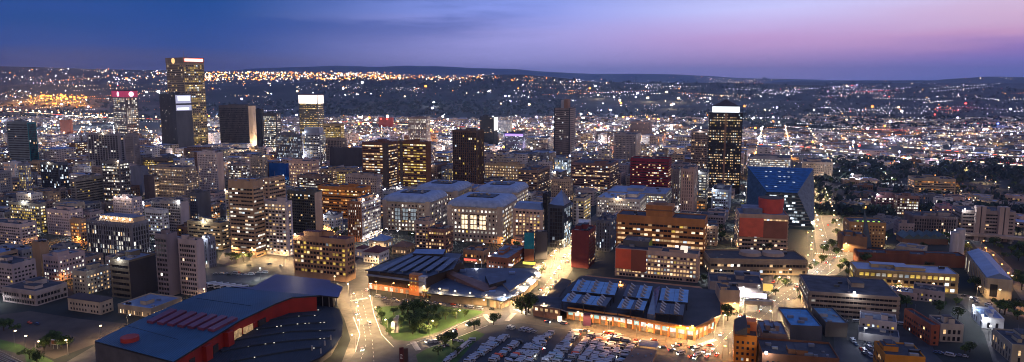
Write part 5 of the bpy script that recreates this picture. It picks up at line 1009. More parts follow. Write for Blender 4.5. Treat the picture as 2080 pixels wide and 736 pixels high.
for i in range(-42, 43):
    for j in range(2, 70):
        E1 = (math.cos(th0), math.sin(th0)); E2 = (-math.sin(th0), math.cos(th0))
        bx_, by_ = E1[0] * i * pe1 + E2[0] * j * pe2, E1[1] * i * pe1 + E2[1] * j * pe2
        if by_ < 380 or by_ > 3300: continue
        x_, y_ = proj(bx_, by_, 0)
        if x_ < -160 or x_ > 2240 or y_ < 236: continue
        if y_ > 258: LAMPS.append((bx_ - E1[0] * 34 - E2[0] * 28, by_ - E1[1] * 34 - E2[1] * 28))
        subs = rg.choice(([(0, 0, 56, 46)], [(-15, 0, 26, 46), (15, 0, 26, 44)], [(-15, -12, 26, 21), (15, -12, 26, 21), (0, 12, 54, 20)], [(-15, -12, 26, 20), (15, -12, 26, 20), (-15, 12, 26, 20), (15, 12, 26, 20)], [(-15, -12, 26, 20), (15, -12, 26, 20), (-15, 12, 26, 20), (15, 12, 26, 20)]))
        for (u, v, w_, d_) in subs:
            w_ *= rg.uniform(.75, 1); d_ *= rg.uniform(.75, 1)
            X_, Y_ = bx_ + G1[0] * u + G2[0] * v, by_ + G1[1] * u + G2[1] * v
            px, py = proj(X_, Y_, 0); yw = th0
            if py < 318 or px > 1560:
                yw = th0 + R(70) * (vnoise(X_ / 420 + 9, Y_ / 420) - .5) + R(4) * (rg.random() - .5); X_ += rg.uniform(-16, 16); Y_ += rg.uniform(-14, 14)
                if vnoise(X_ / 230, Y_ / 230 + 40) < ((.12 if py > 560 else .40) if px > 1560 or py < 290 else .2): continue
                if py < 300: w_ *= rg.choice((.4, .7, 1, 1.5)); d_ *= rg.choice((.5, .8, 1))
            E1, E2 = (math.cos(yw), math.sin(yw)), (-math.sin(yw), math.cos(yw))
            down = (py > 285 and px < 1560)          # high-rise centre
            east = px >= 1560
            if down:
                hh = rg.choice((10, 14, 18, 22, 26, 32, 40)) * rg.uniform(.85, 1.15)
                if py > 470: hh = min(hh, 20)
                if py < 330: hh *= .75
            elif east: hh = rg.choice((4, 5, 6, 8, 10))
            else: hh = rg.choice((5, 6, 7, 9, 12))
            if rg.random() < (.12 if east and py > 540 else .4 if east and py > 300 else .05): continue
            if any(inpoly((X_ + a_ * w_ / 2, Y_ + b2 * d_ / 2), P_) for P_ in BLOCK for a_, b2 in ((0, 0), (1, 1), (-1, 1), (1, -1), (-1, -1))): continue
            if rects_hit(X_, Y_, yw, w_, d_, 3): continue
            cs = [proj(X_ + E1[0] * a_ * w_ / 2 + E2[0] * b2 * d_ / 2, Y_ + E1[1] * a_ * w_ / 2 + E2[1] * b2 * d_ / 2, 0) for a_, b2 in ((-1, -1), (1, -1), (1, 1), (-1, 1))]
            xa, xb, yb_ = min(c_[0] for c_ in cs), max(c_[0] for c_ in cs), max(c_[1] for c_ in cs)
            for _ in range(6):
                tp_ = min(proj(X_ + E1[0] * a_ * w_ / 2 - E2[0] * d_ / 2, Y_ + E1[1] * a_ * w_ / 2 - E2[1] * d_ / 2, hh + 4)[1] for a_ in (-1, 1))
                lim = max([H_[3] for H_ in HERO if H_[0] < xb and H_[1] > xa and H_[2] < yb_ + 2] + [0])
                if tp_ >= lim: break
                hh *= .78
            if hh < 3.5: continue
            cand.append((py, X_, Y_, w_, d_, hh, px, yw))
cand.sort(key=lambda c_: -c_[0]); print("fillers", len(cand))
used = set(); rest = []
NUMW = {1: "single", 2: "two", 3: "three", 4: "four", 5: "five", 6: "six", 7: "seven", 8: "eight", 9: "nine", 10: "ten", 11: "eleven", 12: "twelve"}
nf_ = 0
for (py, X_, Y_, w_, d_, hh, px, yw) in cand:
    ci = rg.randrange(len(COLS)); c_ = COLS[ci]
    if nf_ < 290 and -20 < px < 2100 and py < 740:
        ph = near(X_, Y_, used)
        if ph:
            st = rg.choice(('punch', 'punch', 'ribbon', 'grid', 'balcony', 'punch', 'slits')) if hh > 9 else rg.choice(('punch', 'grid', 'blank', 'punch'))
            lit = rg.choice((.03, .08, .15, .3, .55)); tone = rg.choice(('warm', 'warm', 'white', 'white', 'yellow', 'cool', 'orange'))
            flr = max(1, int(hh / 3.4)); kind = "flats" if st == 'balcony' else ("workshop" if hh < 9 else rg.choice(("block", "offices", "block")))
            lb = "%s %s %s %s" % (("low" if hh < 10 else "mid-height" if hh < 20 else "tall"), CN[ci], kind, ph)
            tower({'flats': 'apartment_block', 'workshop': 'workshop_building'}.get(kind, 'city_block'), kind if kind != "offices" else "office", lb[:200], X_, Y_, yw, w_, d_, hh, st, c_, lit, tone, detail=1 if py < 470 else 1, seed=rg.randrange(9999), nplant=rg.randint(0, 2), rc=rg.choice((ROOF, ROOF, ROOFL, ROOFB, None)), group="city blocks", top=1.2, sides='FR' if px < 1584 else 'FL')
            nf_ += 1; continue
    rest.append((X_, Y_, w_, d_, hh, c_, px, py, yw))
# everything farther and smaller as one mass
q = MB(); print("rest", len(rest)); WMS = [wall(tuple(min(v * 1.1, .7) for v in c_)) for c_ in COLS]
LT = TONES['white'] + TONES['warm'] + TONES['cool'][1:] + TONES['yellow'][1:]
for (X_, Y_, w_, d_, hh, c_, px, py, yw) in rest:
    E1, E2 = (math.cos(yw), math.sin(yw)), (-math.sin(yw), math.cos(yw))
    q2 = MB(); m_ = rg.choice(WMS); q2.box(-w_ / 2, w_ / 2, -d_ / 2, d_ / 2, 0, hh, m_); q2.m[4] = q2.mi(rg.choice((ROOF, ROOFL, ROOFB, ROOFL)))
    nfl = max(1, int(hh / 4)); lit = rg.choice((.05, .15, .3, .6))
    for k in range(nfl):
        n_ = int(w_ / 5); zc_ = (k + .55) * hh / nfl
        for i in range(n_):
            if rg.random() < .75:
                u = -w_ / 2 + (i + .5) * w_ / n_; m2 = rg.choice(LT) if rg.random() < lit else GL; q2.face([(u - 1.7, -d_ / 2 - .1, zc_ - .8), (u + 1.7, -d_ / 2 - .1, zc_ - .8), (u + 1.7, -d_ / 2 - .1, zc_ + .8), (u - 1.7, -d_ / 2 - .1, zc_ + .8)], m2)
        n_ = int(d_ / 5)
        for i in range(n_):
            s_ = 1 if px < 1584 else -1; u = -d_ / 2 + (i + .5) * d_ / n_; m2 = rg.choice(LT) if rg.random() < lit else GL; xx = s_ * (w_ / 2 + .1)
            pts = [(xx, u - 1.5, zc_ - .8), (xx, u + 1.5, zc_ - .8), (xx, u + 1.5, zc_ + .8), (xx, u - 1.5, zc_ + .8)]; q2.face(pts if s_ > 0 else pts[::-1], m2)
    if rg.random() < .5: a_, b2 = rg.uniform(-.25, .25) * w_, rg.uniform(-.2, .2) * d_; q2.box(a_ - w_ * .12, a_ + w_ * .12, b2 - d_ * .15, b2 + d_ * .15, hh, hh + 3, m_)
    if rg.random() < (.35 if py < 300 else .15):     # roof-edge or yard floodlight
        a_ = rg.uniform(-.5, .5) * w_; q2.box(a_ - .7, a_ + .7, -d_ / 2 - 1.4, -d_ / 2 - .2, hh * .9, hh * .9 + 1, rg.choice((glow('flood_white', (.85, .9, 1), 5), glow('flood_warm', (1, .75, .4), 4), glow('flood_violet', (.7, .62, 1), 5))))
    o_ = len(q.v); q.v += [(X_ + E1[0] * a_ + E2[0] * b2, Y_ + E1[1] * a_ + E2[1] * b2, z_) for a_, b2, z_ in q2.v]
    mm = [q.mi(m) for m in q2.mats]; q.f += [tuple(t + o_ for t in f_) for f_ in q2.f]; q.m += [mm[t] for t in q2.m]
tag(q.build("distant_buildings"), kind='stuff')

# ---------------------------------------------------------------- far lights
cols = {'white': (.95, .93, 1), 'violet': (.72, .66, 1), 'warm': (1, .72, .42), 'orange': (1, .30, .04), 'red': (1, .05, .04), 'green': (.2, 1, .5), 'blue': (.1, .2, 1)}
PM = {}
for k, c_ in cols.items():
    for s_, v in (('dim', .9), ('mid', 2.2), ('bright', 6)): PM[k, s_] = glow('far_%s_%s' % (k, s_), c_, v * (.75 if k == 'orange' else 1))
_rows = {}
def cast(px, py):
    key = int(px // 6)
    if key not in _rows:
        u = (key * 6 + 3 - CX) / F; lst = []; r_ = 900.0; mn = 9999
        while r_ < 32000:
            Y_ = r_; X_ = u * (Y_ * cp + H * sp); z_ = terrain(X_, Y_); y_ = proj(X_, Y_, z_)[1]
            if y_ < mn: lst.append((y_, X_, Y_, z_)); mn = y_
            r_ *= 1.012
        _rows[key] = lst
    lst = _rows[key]
    for i, (y_, X_, Y_, z_) in enumerate(lst):
        if y_ <= py:
            if i and abs(lst[i - 1][0] - py) > 0:
                y0, X0, Y0, z0 = lst[i - 1]; t = (y0 - py) / max(1e-6, y0 - y_); Yv = Y0 + (Y_ - Y0) * t; zv = z0 + (z_ - z0) * t
                u = (px - CX) / F; return u * (Yv * cp + (H - zv) * sp), Yv, zv
            return X_, Y_, z_
    return None
lr = random.Random(5); FQ = {}
def farlights(n_, x0, x1, y0, y1, mixc, cl=.6, bright=.12, name='distant_city_lights', size=1.0, pole=6):
    q = FQ.setdefault(name, MB()); cen = [(lr.uniform(x0, x1), lr.uniform(y0, y1)) for _ in range(max(3, n_ // 14))]
    for _ in range(n_):
        if lr.random() < cl: c_ = lr.choice(cen); px, py = c_[0] + lr.gauss(0, 16), c_[1] + lr.gauss(0, 1.6 + (c_[1] - 140) * .03)
        else: px, py = lr.uniform(x0, x1), lr.uniform(y0, y1)
        if not (y0 - 2 < py < y1 + 4) or px < -60 or px > 2140: continue
        if vnoise(px / 38 + 5, py / 5.5) < .40 and mixc is not OR: continue
        h_ = cast(px, py)
        if not h_: continue
        X_, Y_, z_ = h_; c_ = lr.choice(mixc); b_ = lr.random(); lv = 'bright' if b_ < bright else 'mid' if b_ < .55 else 'dim'
        s_ = Y_ / F * size * (.42 + (.7 if lv == 'bright' else .3 if lv == 'mid' else .15) * lr.uniform(.6, 1.3)); m_ = PM[c_, lv]; zz = z_ + pole
        i = len(q.v); q.v += [(X_ + s_, Y_, zz), (X_, Y_ + s_, zz), (X_ - s_, Y_, zz), (X_, Y_ - s_, zz), (X_, Y_, zz + s_), (X_, Y_, zz - s_)]; k = q.mi(m_)
        for a_ in range(4): q.f += [(i + a_, i + (a_ + 1) % 4, i + 4), (i + (a_ + 1) % 4, i + a_, i + 5)]; q.m += [k, k]
OR = ['orange'] * 5 + ['warm'] * 3 + ['white']; WH = ['white'] * 5 + ['violet'] * 3 + ['warm'] * 3 + ['orange'] * 2; VI = ['violet'] * 4 + ['white'] * 4 + ['warm'] * 2 + ['orange', 'red']
farlights(950, 415, 800, 147, 163, OR, .3, .4, size=1.2); farlights(260, 700, 1000, 152, 163, OR, .4, .3); farlights(160, 850, 1120, 158, 166, OR, .4, .2); farlights(240, 0, 340, 134, 150, OR + WH, .6, .1); farlights(330, 0, 420, 148, 172, WH + OR, .5, .15)
farlights(260, 0, 560, 150, 172, OR + WH, .75, .35); farlights(300, 0, 560, 168, 205, WH + OR, .6, .12); farlights(260, 60, 175, 194, 218, ['orange'] * 6 + ['warm'], .5, .35); farlights(60, 0, 60, 182, 205, WH, .5, .3); farlights(120, 560, 760, 160, 180, WH, .6, .1); farlights(230, 600, 1040, 176, 200, WH, .8, .12); farlights(620, 1000, 1560, 163, 208, WH, .65, .14)
farlights(90, 1140, 1700, 155, 163, OR + WH, .7, .15); farlights(70, 1600, 2060, 160, 170, WH + OR, .8, .1); farlights(420, 1560, 2080, 172, 232, VI, .75, .14); farlights(160, 1560, 2080, 176, 205, WH, .6, .1)
farlights(300, 1720, 2080, 218, 275, VI, .75, .25); farlights(220, 1180, 1560, 208, 250, WH, .7, .15); farlights(260, 0, 560, 205, 250, WH + OR, .7, .14); farlights(130, 560, 1100, 236, 262, WH + ['red'], .7, .18)
farlights(420, 0, 2080, 245, 330, WH, .6, .15, size=.8, pole=7); farlights(160, 1500, 2080, 270, 345, VI, .7, .35, size=.9, pole=9)
farlights(380, 0, 1600, 320, 470, WH + ['cool'] * 0 + OR, .5, .12, size=.75, pole=5); farlights(160, 1600, 2080, 340, 480, WH + OR, .6, .1, size=.75, pole=4)
def lightroads(n_, x0, x1, y0, y1, mixc):
    q = FQ['distant_city_lights']
    for _ in range(n_):
        x_, y_ = lr.uniform(x0, x1), lr.uniform(y0, y1); ln = lr.uniform(30, 150); sl_ = lr.uniform(-.09, .09); c_ = lr.choice(mixc); stp = lr.uniform(3.5, 8)
        k = 0
        while k < ln:
            h_ = cast(x_ + k, y_ + k * sl_ + lr.gauss(0, .3))
            if h_ and -60 < x_ + k < 2140:
                X_, Y_, z_ = h_; s_ = Y_ / F * lr.uniform(.45, .9); m_ = PM[c_, lr.choice(('dim', 'mid', 'mid', 'bright'))]; i = len(q.v); zz = z_ + 7
                q.v += [(X_ + s_, Y_, zz), (X_, Y_ + s_, zz), (X_ - s_, Y_, zz), (X_, Y_ - s_, zz), (X_, Y_, zz + s_), (X_, Y_, zz - s_)]; kq = q.mi(m_)
                for a_ in range(4): q.f += [(i + a_, i + (a_ + 1) % 4, i + 4), (i + (a_ + 1) % 4, i + a_, i + 5)]; q.m += [kq, kq]
            k += stp * lr.uniform(.7, 1.3)
lightroads(22, 0, 560, 150, 235, OR + WH); lightroads(22, 1000, 1560, 165, 200, WH); lightroads(34, 1600, 2080, 180, 275, VI); lightroads(40, 0, 2080, 238, 300, WH + OR); lightroads(26, 1480, 2080, 255, 345, VI)
def blobs(n_, x0, x1, y0, y1, mixc):
    q = FQ['distant_city_lights']
    for _ in range(n_):
        px, py = lr.uniform(x0, x1), lr.uniform(y0, y1); h_ = cast(px, py)
        if not h_: continue
        X_, Y_, z_ = h_; s_ = Y_ / F * lr.uniform(1.3, 2.3); q.cyl(X_, Y_, z_ + 6, z_ + 6 + s_ * 1.6, s_, s_, PM[lr.choice(mixc), 'bright'], 8)
        if Y_ < 5000 and lr.random() < .5: lightat(X_, Y_ - 3, z_ + 12, cols[lr.choice(mixc)], 90000 * (Y_ / 2500) ** 1.3)
blobs(26, 1000, 1560, 175, 262, WH); blobs(46, 1560, 2080, 215, 340, VI); blobs(30, 0, 900, 160, 262, WH + OR); blobs(22, 60, 175, 196, 218, ['orange'])
for px, py in ((75, 204), (95, 210), (118, 205), (140, 212), (160, 206), (105, 216), (130, 199), (60, 212), (170, 214), (85, 198), (40, 208), (20, 214)):
    h_ = cast(px, py); lightat(h_[0], h_[1], h_[2] + 25, (1, .36, .06), 800000); blobs(40, 0, 1560, 240, 330, WH)
for k, q in FQ.items(): tag(q.build(k), kind='stuff')
# big floodlight masts and coloured beacons, each a thing
fl = [(881, 216, 'white', "cold white floodlight mast in front of the dark hill"), (1364, 221, 'warm', "brightest warm-white floodlight mast beyond the stepped grey office"), (1315, 206, 'warm', "warm floodlight on a far field to one side of the brightest mast"), (1378, 207, 'warm', "warm floodlight on a far field above the brightest mast"), (1215, 200, 'warm', "warm floodlight in the suburb over the tall banded black tower"),
      (62, 203, 'orange', "orange lamp outside the sodium-lit depot"), (136, 207, 'orange', "large orange lamp over the sodium-lit depot"), (163, 207, 'orange', "large orange lamp at the end of the sodium-lit depot"), (156, 246, 'warm', "tall warm lamp above the brown cube building"), (206, 244, 'warm', "yellow lamp between the brown cube building and the pink-crowned tower"),
      (1212, 302, 'warm', "warm floodlight beside the tall banded black tower"), (1217, 265, 'red', "red glowing beacon beyond the tall banded black tower"), (1796, 267, 'orange', "orange-red light on a lone block beyond the motorways"), (1920, 384, 'orange', "large sodium lamp by the orange-lit end block"), (1933, 386, 'orange', "smaller sodium lamp by the orange-lit end block"), (1888, 391, 'orange', "sodium lamp at the gate before the orange-lit end block"),
      (1961, 218, 'red', "red light patch in the far eastern suburb"), (2026, 262, 'blue', "deep blue light beyond the upper motorway"), (770, 466, 'white', "roof floodlight on the roof-lit brown tower"), (1730, 372, 'white', "white lamp in the courtyard of the long rowhouses"), (1240, 232, 'violet', "violet-white lamp cluster in the far railway yard"), (1570, 248, 'white', "white lamp on the far goods yard"), (1650, 302, 'orange', "orange light over the motorway junction")]
for px, py, c_, lb in fl:
    h_ = cast(px, py)
    if not h_: continue
    X_, Y_, z_ = h_; ht = 12 + Y_ / 400; r_ = empty('floodlight_mast', X_, Y_, z_); tag(r_, lb, "floodlight"); s_ = Y_ / F * (2.6 if 'brightest' in lb else 1.8); sub(r_, "pole", lambda q: q.cyl(0, 0, 0, ht, .35, .2, METAL, 6)); sub(r_, "lamp_head", lambda q: q.cyl(0, 0, ht - s_ * .6, ht + s_ * .6, s_, s_, PM[c_, 'bright'], 10))
    l_ = bpy.data.lights.new("flood", 'POINT'); l_.color = cols[c_]; l_.energy = 60000 * (Y_ / 1500) ** 1.2; l_.shadow_soft_size = 2; o = bpy.data.objects.new("flood_light", l_); C.objects.link(o); o.parent = r_; o.location = (0, -s_ - 2, ht)

# ---------------------------------------------------------------- street lamps
LL = {}
def lampdata(c_, e_):
    k = (c_, e_)
    if k not in LL: l_ = bpy.data.lights.new("lamp_light", 'SPOT'); l_.spot_size = R(168); l_.spot_blend = .35; l_.color = c_; l_.energy = e_; l_.shadow_soft_size = .6; LL[k] = l_
    return LL[k]
def mk_lamp(col, nm):
    r_ = empty('street_lamp', 0, -50); sub(r_, "pole", lambda q: (q.cyl(0, 0, 0, 10, .14, .09, METAL, 6), q.bar((0, 0, 10), (0, -1.8, 10.3), .07, METAL, 4))); sub(r_, "lamp_head", lambda q: q.box(-.55, .55, -2.4, -1.5, 9.9, 10.35, glow('lamp_' + nm, col, 9))); return r_
lproto = {'warm': mk_lamp((1, .70, .36), 'warm'), 'white': mk_lamp((.95, .95, 1), 'white'), 'sodium': mk_lamp((1, .42, .10), 'sodium')}
LCOL = {'warm': (1, .66, .32), 'white': (.92, .94, 1), 'sodium': (1, .40, .08)}
first = set(); lused = set(); nl = [0]
def lamp(X_, Y_, kind, e_):
    ph = near(X_, Y_, lused); lb = "%s street lamp %s" % ({'warm': 'warm white', 'white': 'cold white', 'sodium': 'orange sodium'}[kind], ph or "in the crowded centre")
    if kind not in first: o = lproto[kind]; first.add(kind); o.location = (X_, Y_, 0); tag(o, lb, "street lamp", "street lamps")
    else: o = copy_thing(lproto[kind], (X_, Y_, 0), rnd.uniform(0, 6.28), lb, "street lamps")
    l_ = bpy.data.objects.new("lamp_light", lampdata(LCOL[kind], e_)); C.objects.link(l_); l_.parent = o; l_.location = (0, -2, 9.4); nl[0] += 1
def along(px, step, kind, e_, off=0):
    pts = [Vector(p) for p in poly(px)]; carry = step * .5
    for a, b_ in zip(pts, pts[1:]):
        L_ = (b_ - a).length; v = (b_ - a) / L_; n_ = Vector((v.y, -v.x)); t = carry
        while t < L_: p = a + v * t + n_ * off; lamp(p.x, p.y, kind, e_); t += step
        carry = t - L_
along([(706, 590), (716, 630), (733, 670), (722, 712), (700, 745)], 30, "warm", 24000); along([(775, 480), (757, 540), (748, 590), (756, 625), (775, 665), (800, 695)], 30, "warm", 25000)
along([(838, 693), (889, 678), (944, 652), (980, 638)], 28, "warm", 24000); along([(1000, 638), (1090, 643), (1179, 664), (1297, 686), (1400, 700)], 26, 'warm', 11000)
along([(1040, 632), (1085, 588), (1112, 550), (1140, 510), (1190, 465)], 24, 'warm', 42000); along([(1100, 620), (1140, 560), (1180, 495)], 28, 'warm', 32000)
along([(1440, 712), (1455, 690), (1480, 650), (1505, 625), (1560, 600), (1600, 570), (1650, 530), (1655, 470), (1648, 420), (1645, 350)], 30, 'warm', 32000); along([(1520, 700), (1580, 650), (1640, 590), (1700, 548), (1722, 515), (1690, 440), (1670, 390)], 32, 'warm', 26000)
along([(470, 540), (540, 525), (600, 545), (690, 568)], 28, 'warm', 24000); along([(850, 604), (920, 615), (1000, 628)], 14, 'warm', 6000); along([(750, 594), (850, 608)], 14, 'sodium', 3500)
along([(1960, 620), (1985, 655), (2010, 700)], 24, 'white', 5000); along([(1960, 602), (2040, 618)], 16, 'warm', 5000); along([(1800, 596), (1940, 602)], 22, 'warm', 4000)
along([(100, 735), (190, 702), (262, 668)], 24, 'warm', 9000); along([(20, 700), (60, 720), (95, 740)], 16, 'warm', 3500); along([(2050, 590), (1985, 500)], 34, 'sodium', 7000)
along([(60, 500), (120, 492), (175, 506)], 18, 'sodium', 9000); along([(430, 515), (500, 525), (590, 530)], 20, 'warm', 9000); along([(740, 500), (800, 478)], 18, 'white', 9000)
along([(795, 486), (900, 506), (990, 518), (1100, 506)], 22, 'white', 1600); along([(1020, 524), (960, 560)], 14, 'white', 3500); along([(1560, 605), (1500, 612)], 14, 'white', 22000); along([(640, 470), (700, 500)], 18, 'sodium', 12000); along([(350, 500), (300, 530)], 18, 'white', 5000)
along([(1165, 665), (1260, 682), (1350, 698), (1430, 688)], 10, 'sodium', 9000); along([(1460, 740), (1500, 700)], 12, 'sodium', 5000); along([(1700, 700), (1800, 690)], 40, 'white', 2500); along([(980, 745), (1240, 735)], 70, 'white', 900)
# grid streets between the filler blocks
kk = random.Random(3); kk.shuffle(LAMPS); DONE = set()
for X_, Y_ in LAMPS:
    if nl[0] >= 296: break
    px, py = proj(X_, Y_, 0)
    if py > 640 or py < 300 or px < -20 or px > 2100 or rects_hit(X_, Y_, 0, 2, 2, 0): continue
    DONE.add((X_, Y_)); kd = kk.choice(('warm', 'warm', 'white', 'white', 'sodium')) if px < 1600 else kk.choice(('warm', 'sodium')); lamp(X_, Y_, kd, (9000 if py > 380 else 22000) * (1 if px < 1600 else .35) * kk.uniform(.5, 1.8))
q = MB(); nrest = 0; DL = {}
for X_, Y_ in LAMPS:
    px, py = proj(X_, Y_, 0)
    if (X_, Y_) in DONE or py < 262 or py > 640 or px < -30 or px > 2110 or rects_hit(X_, Y_, 0, 2, 2, 0) or (px > 1600 and kk.random() < .6): continue
    kd = kk.choice(('warm', 'warm', 'white', 'white', 'sodium')); far = py < 380; k2 = (kd, far)
    if k2 not in DL: l_ = bpy.data.lights.new("distant_light", 'SPOT'); l_.spot_size = R(170); l_.spot_blend = .4; l_.color = LCOL[kd]; l_.energy = 22000 if far else 13000; l_.shadow_soft_size = 1; DL[k2] = l_
    o = bpy.data.objects.new("distant_light", DL[k2]); C.objects.link(o); o.location = (X_, Y_, 8.8); nrest += 1; s_ = max(.5, Y_ / F * .8); q.cyl(X_, Y_, 0, 10, .15, .1, METAL, 4); q.cyl(X_, Y_, 10, 10 + s_ * 1.4, s_, s_, _m['lamp_' + kd], 6)
tag(q.build("distant_street_lamps"), kind='stuff'); print("lamps", nl, "rest", nrest)
for o in ([v for k, v in lproto.items() if k not in first]): print("unused proto", o.name)

# ---------------------------------------------------------------- vehicles
TYR = mat('tyre_rubber', (.02, .02, .02), .8); WGL = mat('vehicle_glass', (.015, .018, .025), .12, 0, 0)
def veh(kind, name, c_, lights=False, key=''):
    m_ = mat('paint_' + key, c_, .35, 0, .06); r_ = empty(name, 0, -60)
    if kind == 'bus':
        L_, W_, Hb = 5.3, 1.95, 2.05
        def body(q):
            prof = [(-L_ / 2, .35), (L_ / 2, .35), (L_ / 2, 1.0), (L_ / 2 - .25, 1.15), (L_ / 2 - .95, Hb - .05), (L_ / 2 - 1.2, Hb), (-L_ / 2 + .1, Hb), (-L_ / 2, Hb - .15)]
            i = len(q.v); n_ = len(prof)
            for y_ in (-W_ / 2, W_ / 2): q.v += [(a, y_ * (.93 if z_ > 1.3 else 1), z_) for a, z_ in prof]
            k = q.mi(m_)
            for j in range(n_): q.f.append((i + j, i + n_ + j, i + n_ + (j + 1) % n_, i + (j + 1) % n_)); q.m.append(k)
            q.f.append(tuple(i + j for j in range(n_))); q.f.append(tuple(i + n_ + n_ - 1 - j for j in range(n_))); q.m += [k, k]
        sub(r_, "body", body)
        for s_ in (-1, 1): sub(r_, "side_window", lambda q: [q.box(-L_ / 2 + .3 + k * .95, -L_ / 2 + 1.15 + k * .95, s_ * .93 - .04, s_ * .93 + .04, 1.25, 1.8, WGL) for k in range(4)])
        sub(r_, "windscreen", lambda q: q.face([(L_ / 2 - .27, -.8, 1.2), (L_ / 2 - .27, .8, 1.2), (L_ / 2 - .87, .75, 1.93), (L_ / 2 - .87, -.75, 1.93)], WGL)); sub(r_, "rear_window", lambda q: q.box(-L_ / 2 - .03, -L_ / 2 + .02, -.7, .7, 1.25, 1.8, WGL))
        ax_ = (-1.6, 1.6)
    else:
        L_, W_ = 4.3, 1.75
        def body(q):
            prof = [(-L_ / 2, .35), (L_ / 2, .35), (L_ / 2, .75), (L_ / 2 - 1.1, .92), (-L_ / 2 + .3, .95), (-L_ / 2, .85)]
            i = len(q.v); n_ = len(prof)
            for y_ in (-W_ / 2, W_ / 2): q.v += [(a, y_, z_) for a, z_ in prof]
            k = q.mi(m_)
            for j in range(n_): q.f.append((i + j, i + n_ + j, i + n_ + (j + 1) % n_, i + (j + 1) % n_)); q.m.append(k)
            q.f.append(tuple(i + j for j in range(n_))); q.f.append(tuple(i + n_ + n_ - 1 - j for j in range(n_))); q.m += [k, k]
        sub(r_, "body", body)
        def cab(q, m2, e_=0): q.prism([(-1.7 + e_, -.8 + e_ * .2), (1.1, -.8), (1.1, .8), (-1.7 + e_, .8)], .92, 1.0, m2)
        def taper(q, z0, z1, a0, b0, a1, b1, w0, w1, m2):
            i = len(q.v); q.v += [(a0, -w0, z0), (b0, -w0, z0), (b0, w0, z0), (a0, w0, z0), (a1, -w1, z1), (b1, -w1, z1), (b1, w1, z1), (a1, w1, z1)]; k = q.mi(m2)
            for f_ in ((0, 1, 5, 4), (1, 2, 6, 5), (2, 3, 7, 6), (3, 0, 4, 7), (4, 5, 6, 7)): q.f.append(tuple(i + t for t in f_)); q.m.append(k)
        sub(r_, "cabin_window", lambda q: taper(q, .93, 1.38, -1.75, 1.1, -1.35, .45, .82, .68, WGL)); sub(r_, "roof", lambda q: taper(q, 1.38, 1.46, -1.36, .46, -1.3, .38, .69, .64, m_))
        ax_ = (-1.35, 1.35)
    for a in ax_:
        for s_ in (-1, 1):
            def wh(q):
                n_ = 10; i = len(q.v)
                for y_ in (s_ * W_ / 2 - .14 * s_, s_ * W_ / 2 + .03 * s_): q.v += [(a + .33 * math.cos(2 * math.pi * j / n_), y_, .33 + .33 * math.sin(2 * math.pi * j / n_)) for j in range(n_)]
                k = q.mi(TYR)
                for j in range(n_): q.f.append((i + j, i + (j + 1) % n_, i + n_ + (j + 1) % n_, i + n_ + j)); q.m.append(k)
                q.f.append(tuple(i + n_ + j for j in range(n_))); q.m.append(k)
            sub(r_, "wheel", wh)
    for s_ in (-1, 1):
        sub(r_, "headlight", lambda q: q.box(L_ / 2 - .02, L_ / 2 + .06, s_ * .62 - (.22 if lights else .16), s_ * .62 + (.22 if lights else .16), .6, .82 if not lights else .95, glow('headlight_on', (1, .9, .7), 30) if lights else METAL))
        sub(r_, "tail_light", lambda q: q.box(-L_ / 2 - .06, -L_ / 2 + .02, s_ * .7 - .16, s_ * .7 + .16, .75, 1.05, glow('taillight_on', (1, .05, .02), 14) if lights else mat('tail_red', (.25, .01, .01), .4)))
    return r_
protos = {}
def vehicle(kind, cname, X_, Y_, rz, label, group, lights=False, z=.2):
    cdict = {'white': (.36, .38, .42), 'silver': (.35, .36, .38), 'dark': (.04, .045, .05), 'red': (.30, .02, .02), 'blue': (.05, .10, .22), 'pale blue': (.28, .42, .52)}
    k = (kind, cname, lights)
    if k not in protos:
        o = veh(kind, 'minibus_taxi' if kind == 'bus' else 'car', cdict[cname], lights, cname.replace(' ', '_')); protos[k] = o; o.location = (X_, Y_, z); o.rotation_euler = (0, 0, rz)
        tag(o, label, "minibus" if kind == 'bus' else "car", group); return o
    return copy_thing(protos[k], (X_, Y_, z), rz, label, group)
# taxi lot: slanting rows (front end, back end, count) in the lot
ORD = ["first", "second", "third", "fourth", "fifth", "sixth", "seventh", "eighth", "ninth", "tenth", "eleventh", "twelfth", "thirteenth", "fourteenth", "fifteenth", "sixteenth"]
rowsx = [((976, 722), (1030, 684), 8), ((1000, 735), (1052, 697), 7), ((1032, 738), (1098, 690), 11), ((1070, 738), (1120, 676), 14), ((1108, 738), (1176, 676), 15), ((1130, 738), (1168, 676), 13),
         ((1180, 740), (1222, 682), 16), ((1200, 740), (1242, 678), 14), ((1232, 742), (1272, 692), 10), ((1258, 742), (1290, 698), 10), ((906, 738), (948, 700), 6), ((1034, 668), (1086, 676), 7), ((952, 738), (1004, 692), 9), ((1052, 740), (1108, 684), 12), ((1154, 740), (1200, 682), 13), ((1216, 742), (1258, 684), 13)]
ORD2 = ORD + ["seventeenth", "eighteenth", "nineteenth", "twentieth", "twenty-first", "twenty-second", "twenty-third", "twenty-fourth", "twenty-fifth", "twenty-sixth", "twenty-seventh", "twenty-eighth", "twenty-ninth", "thirtieth"]
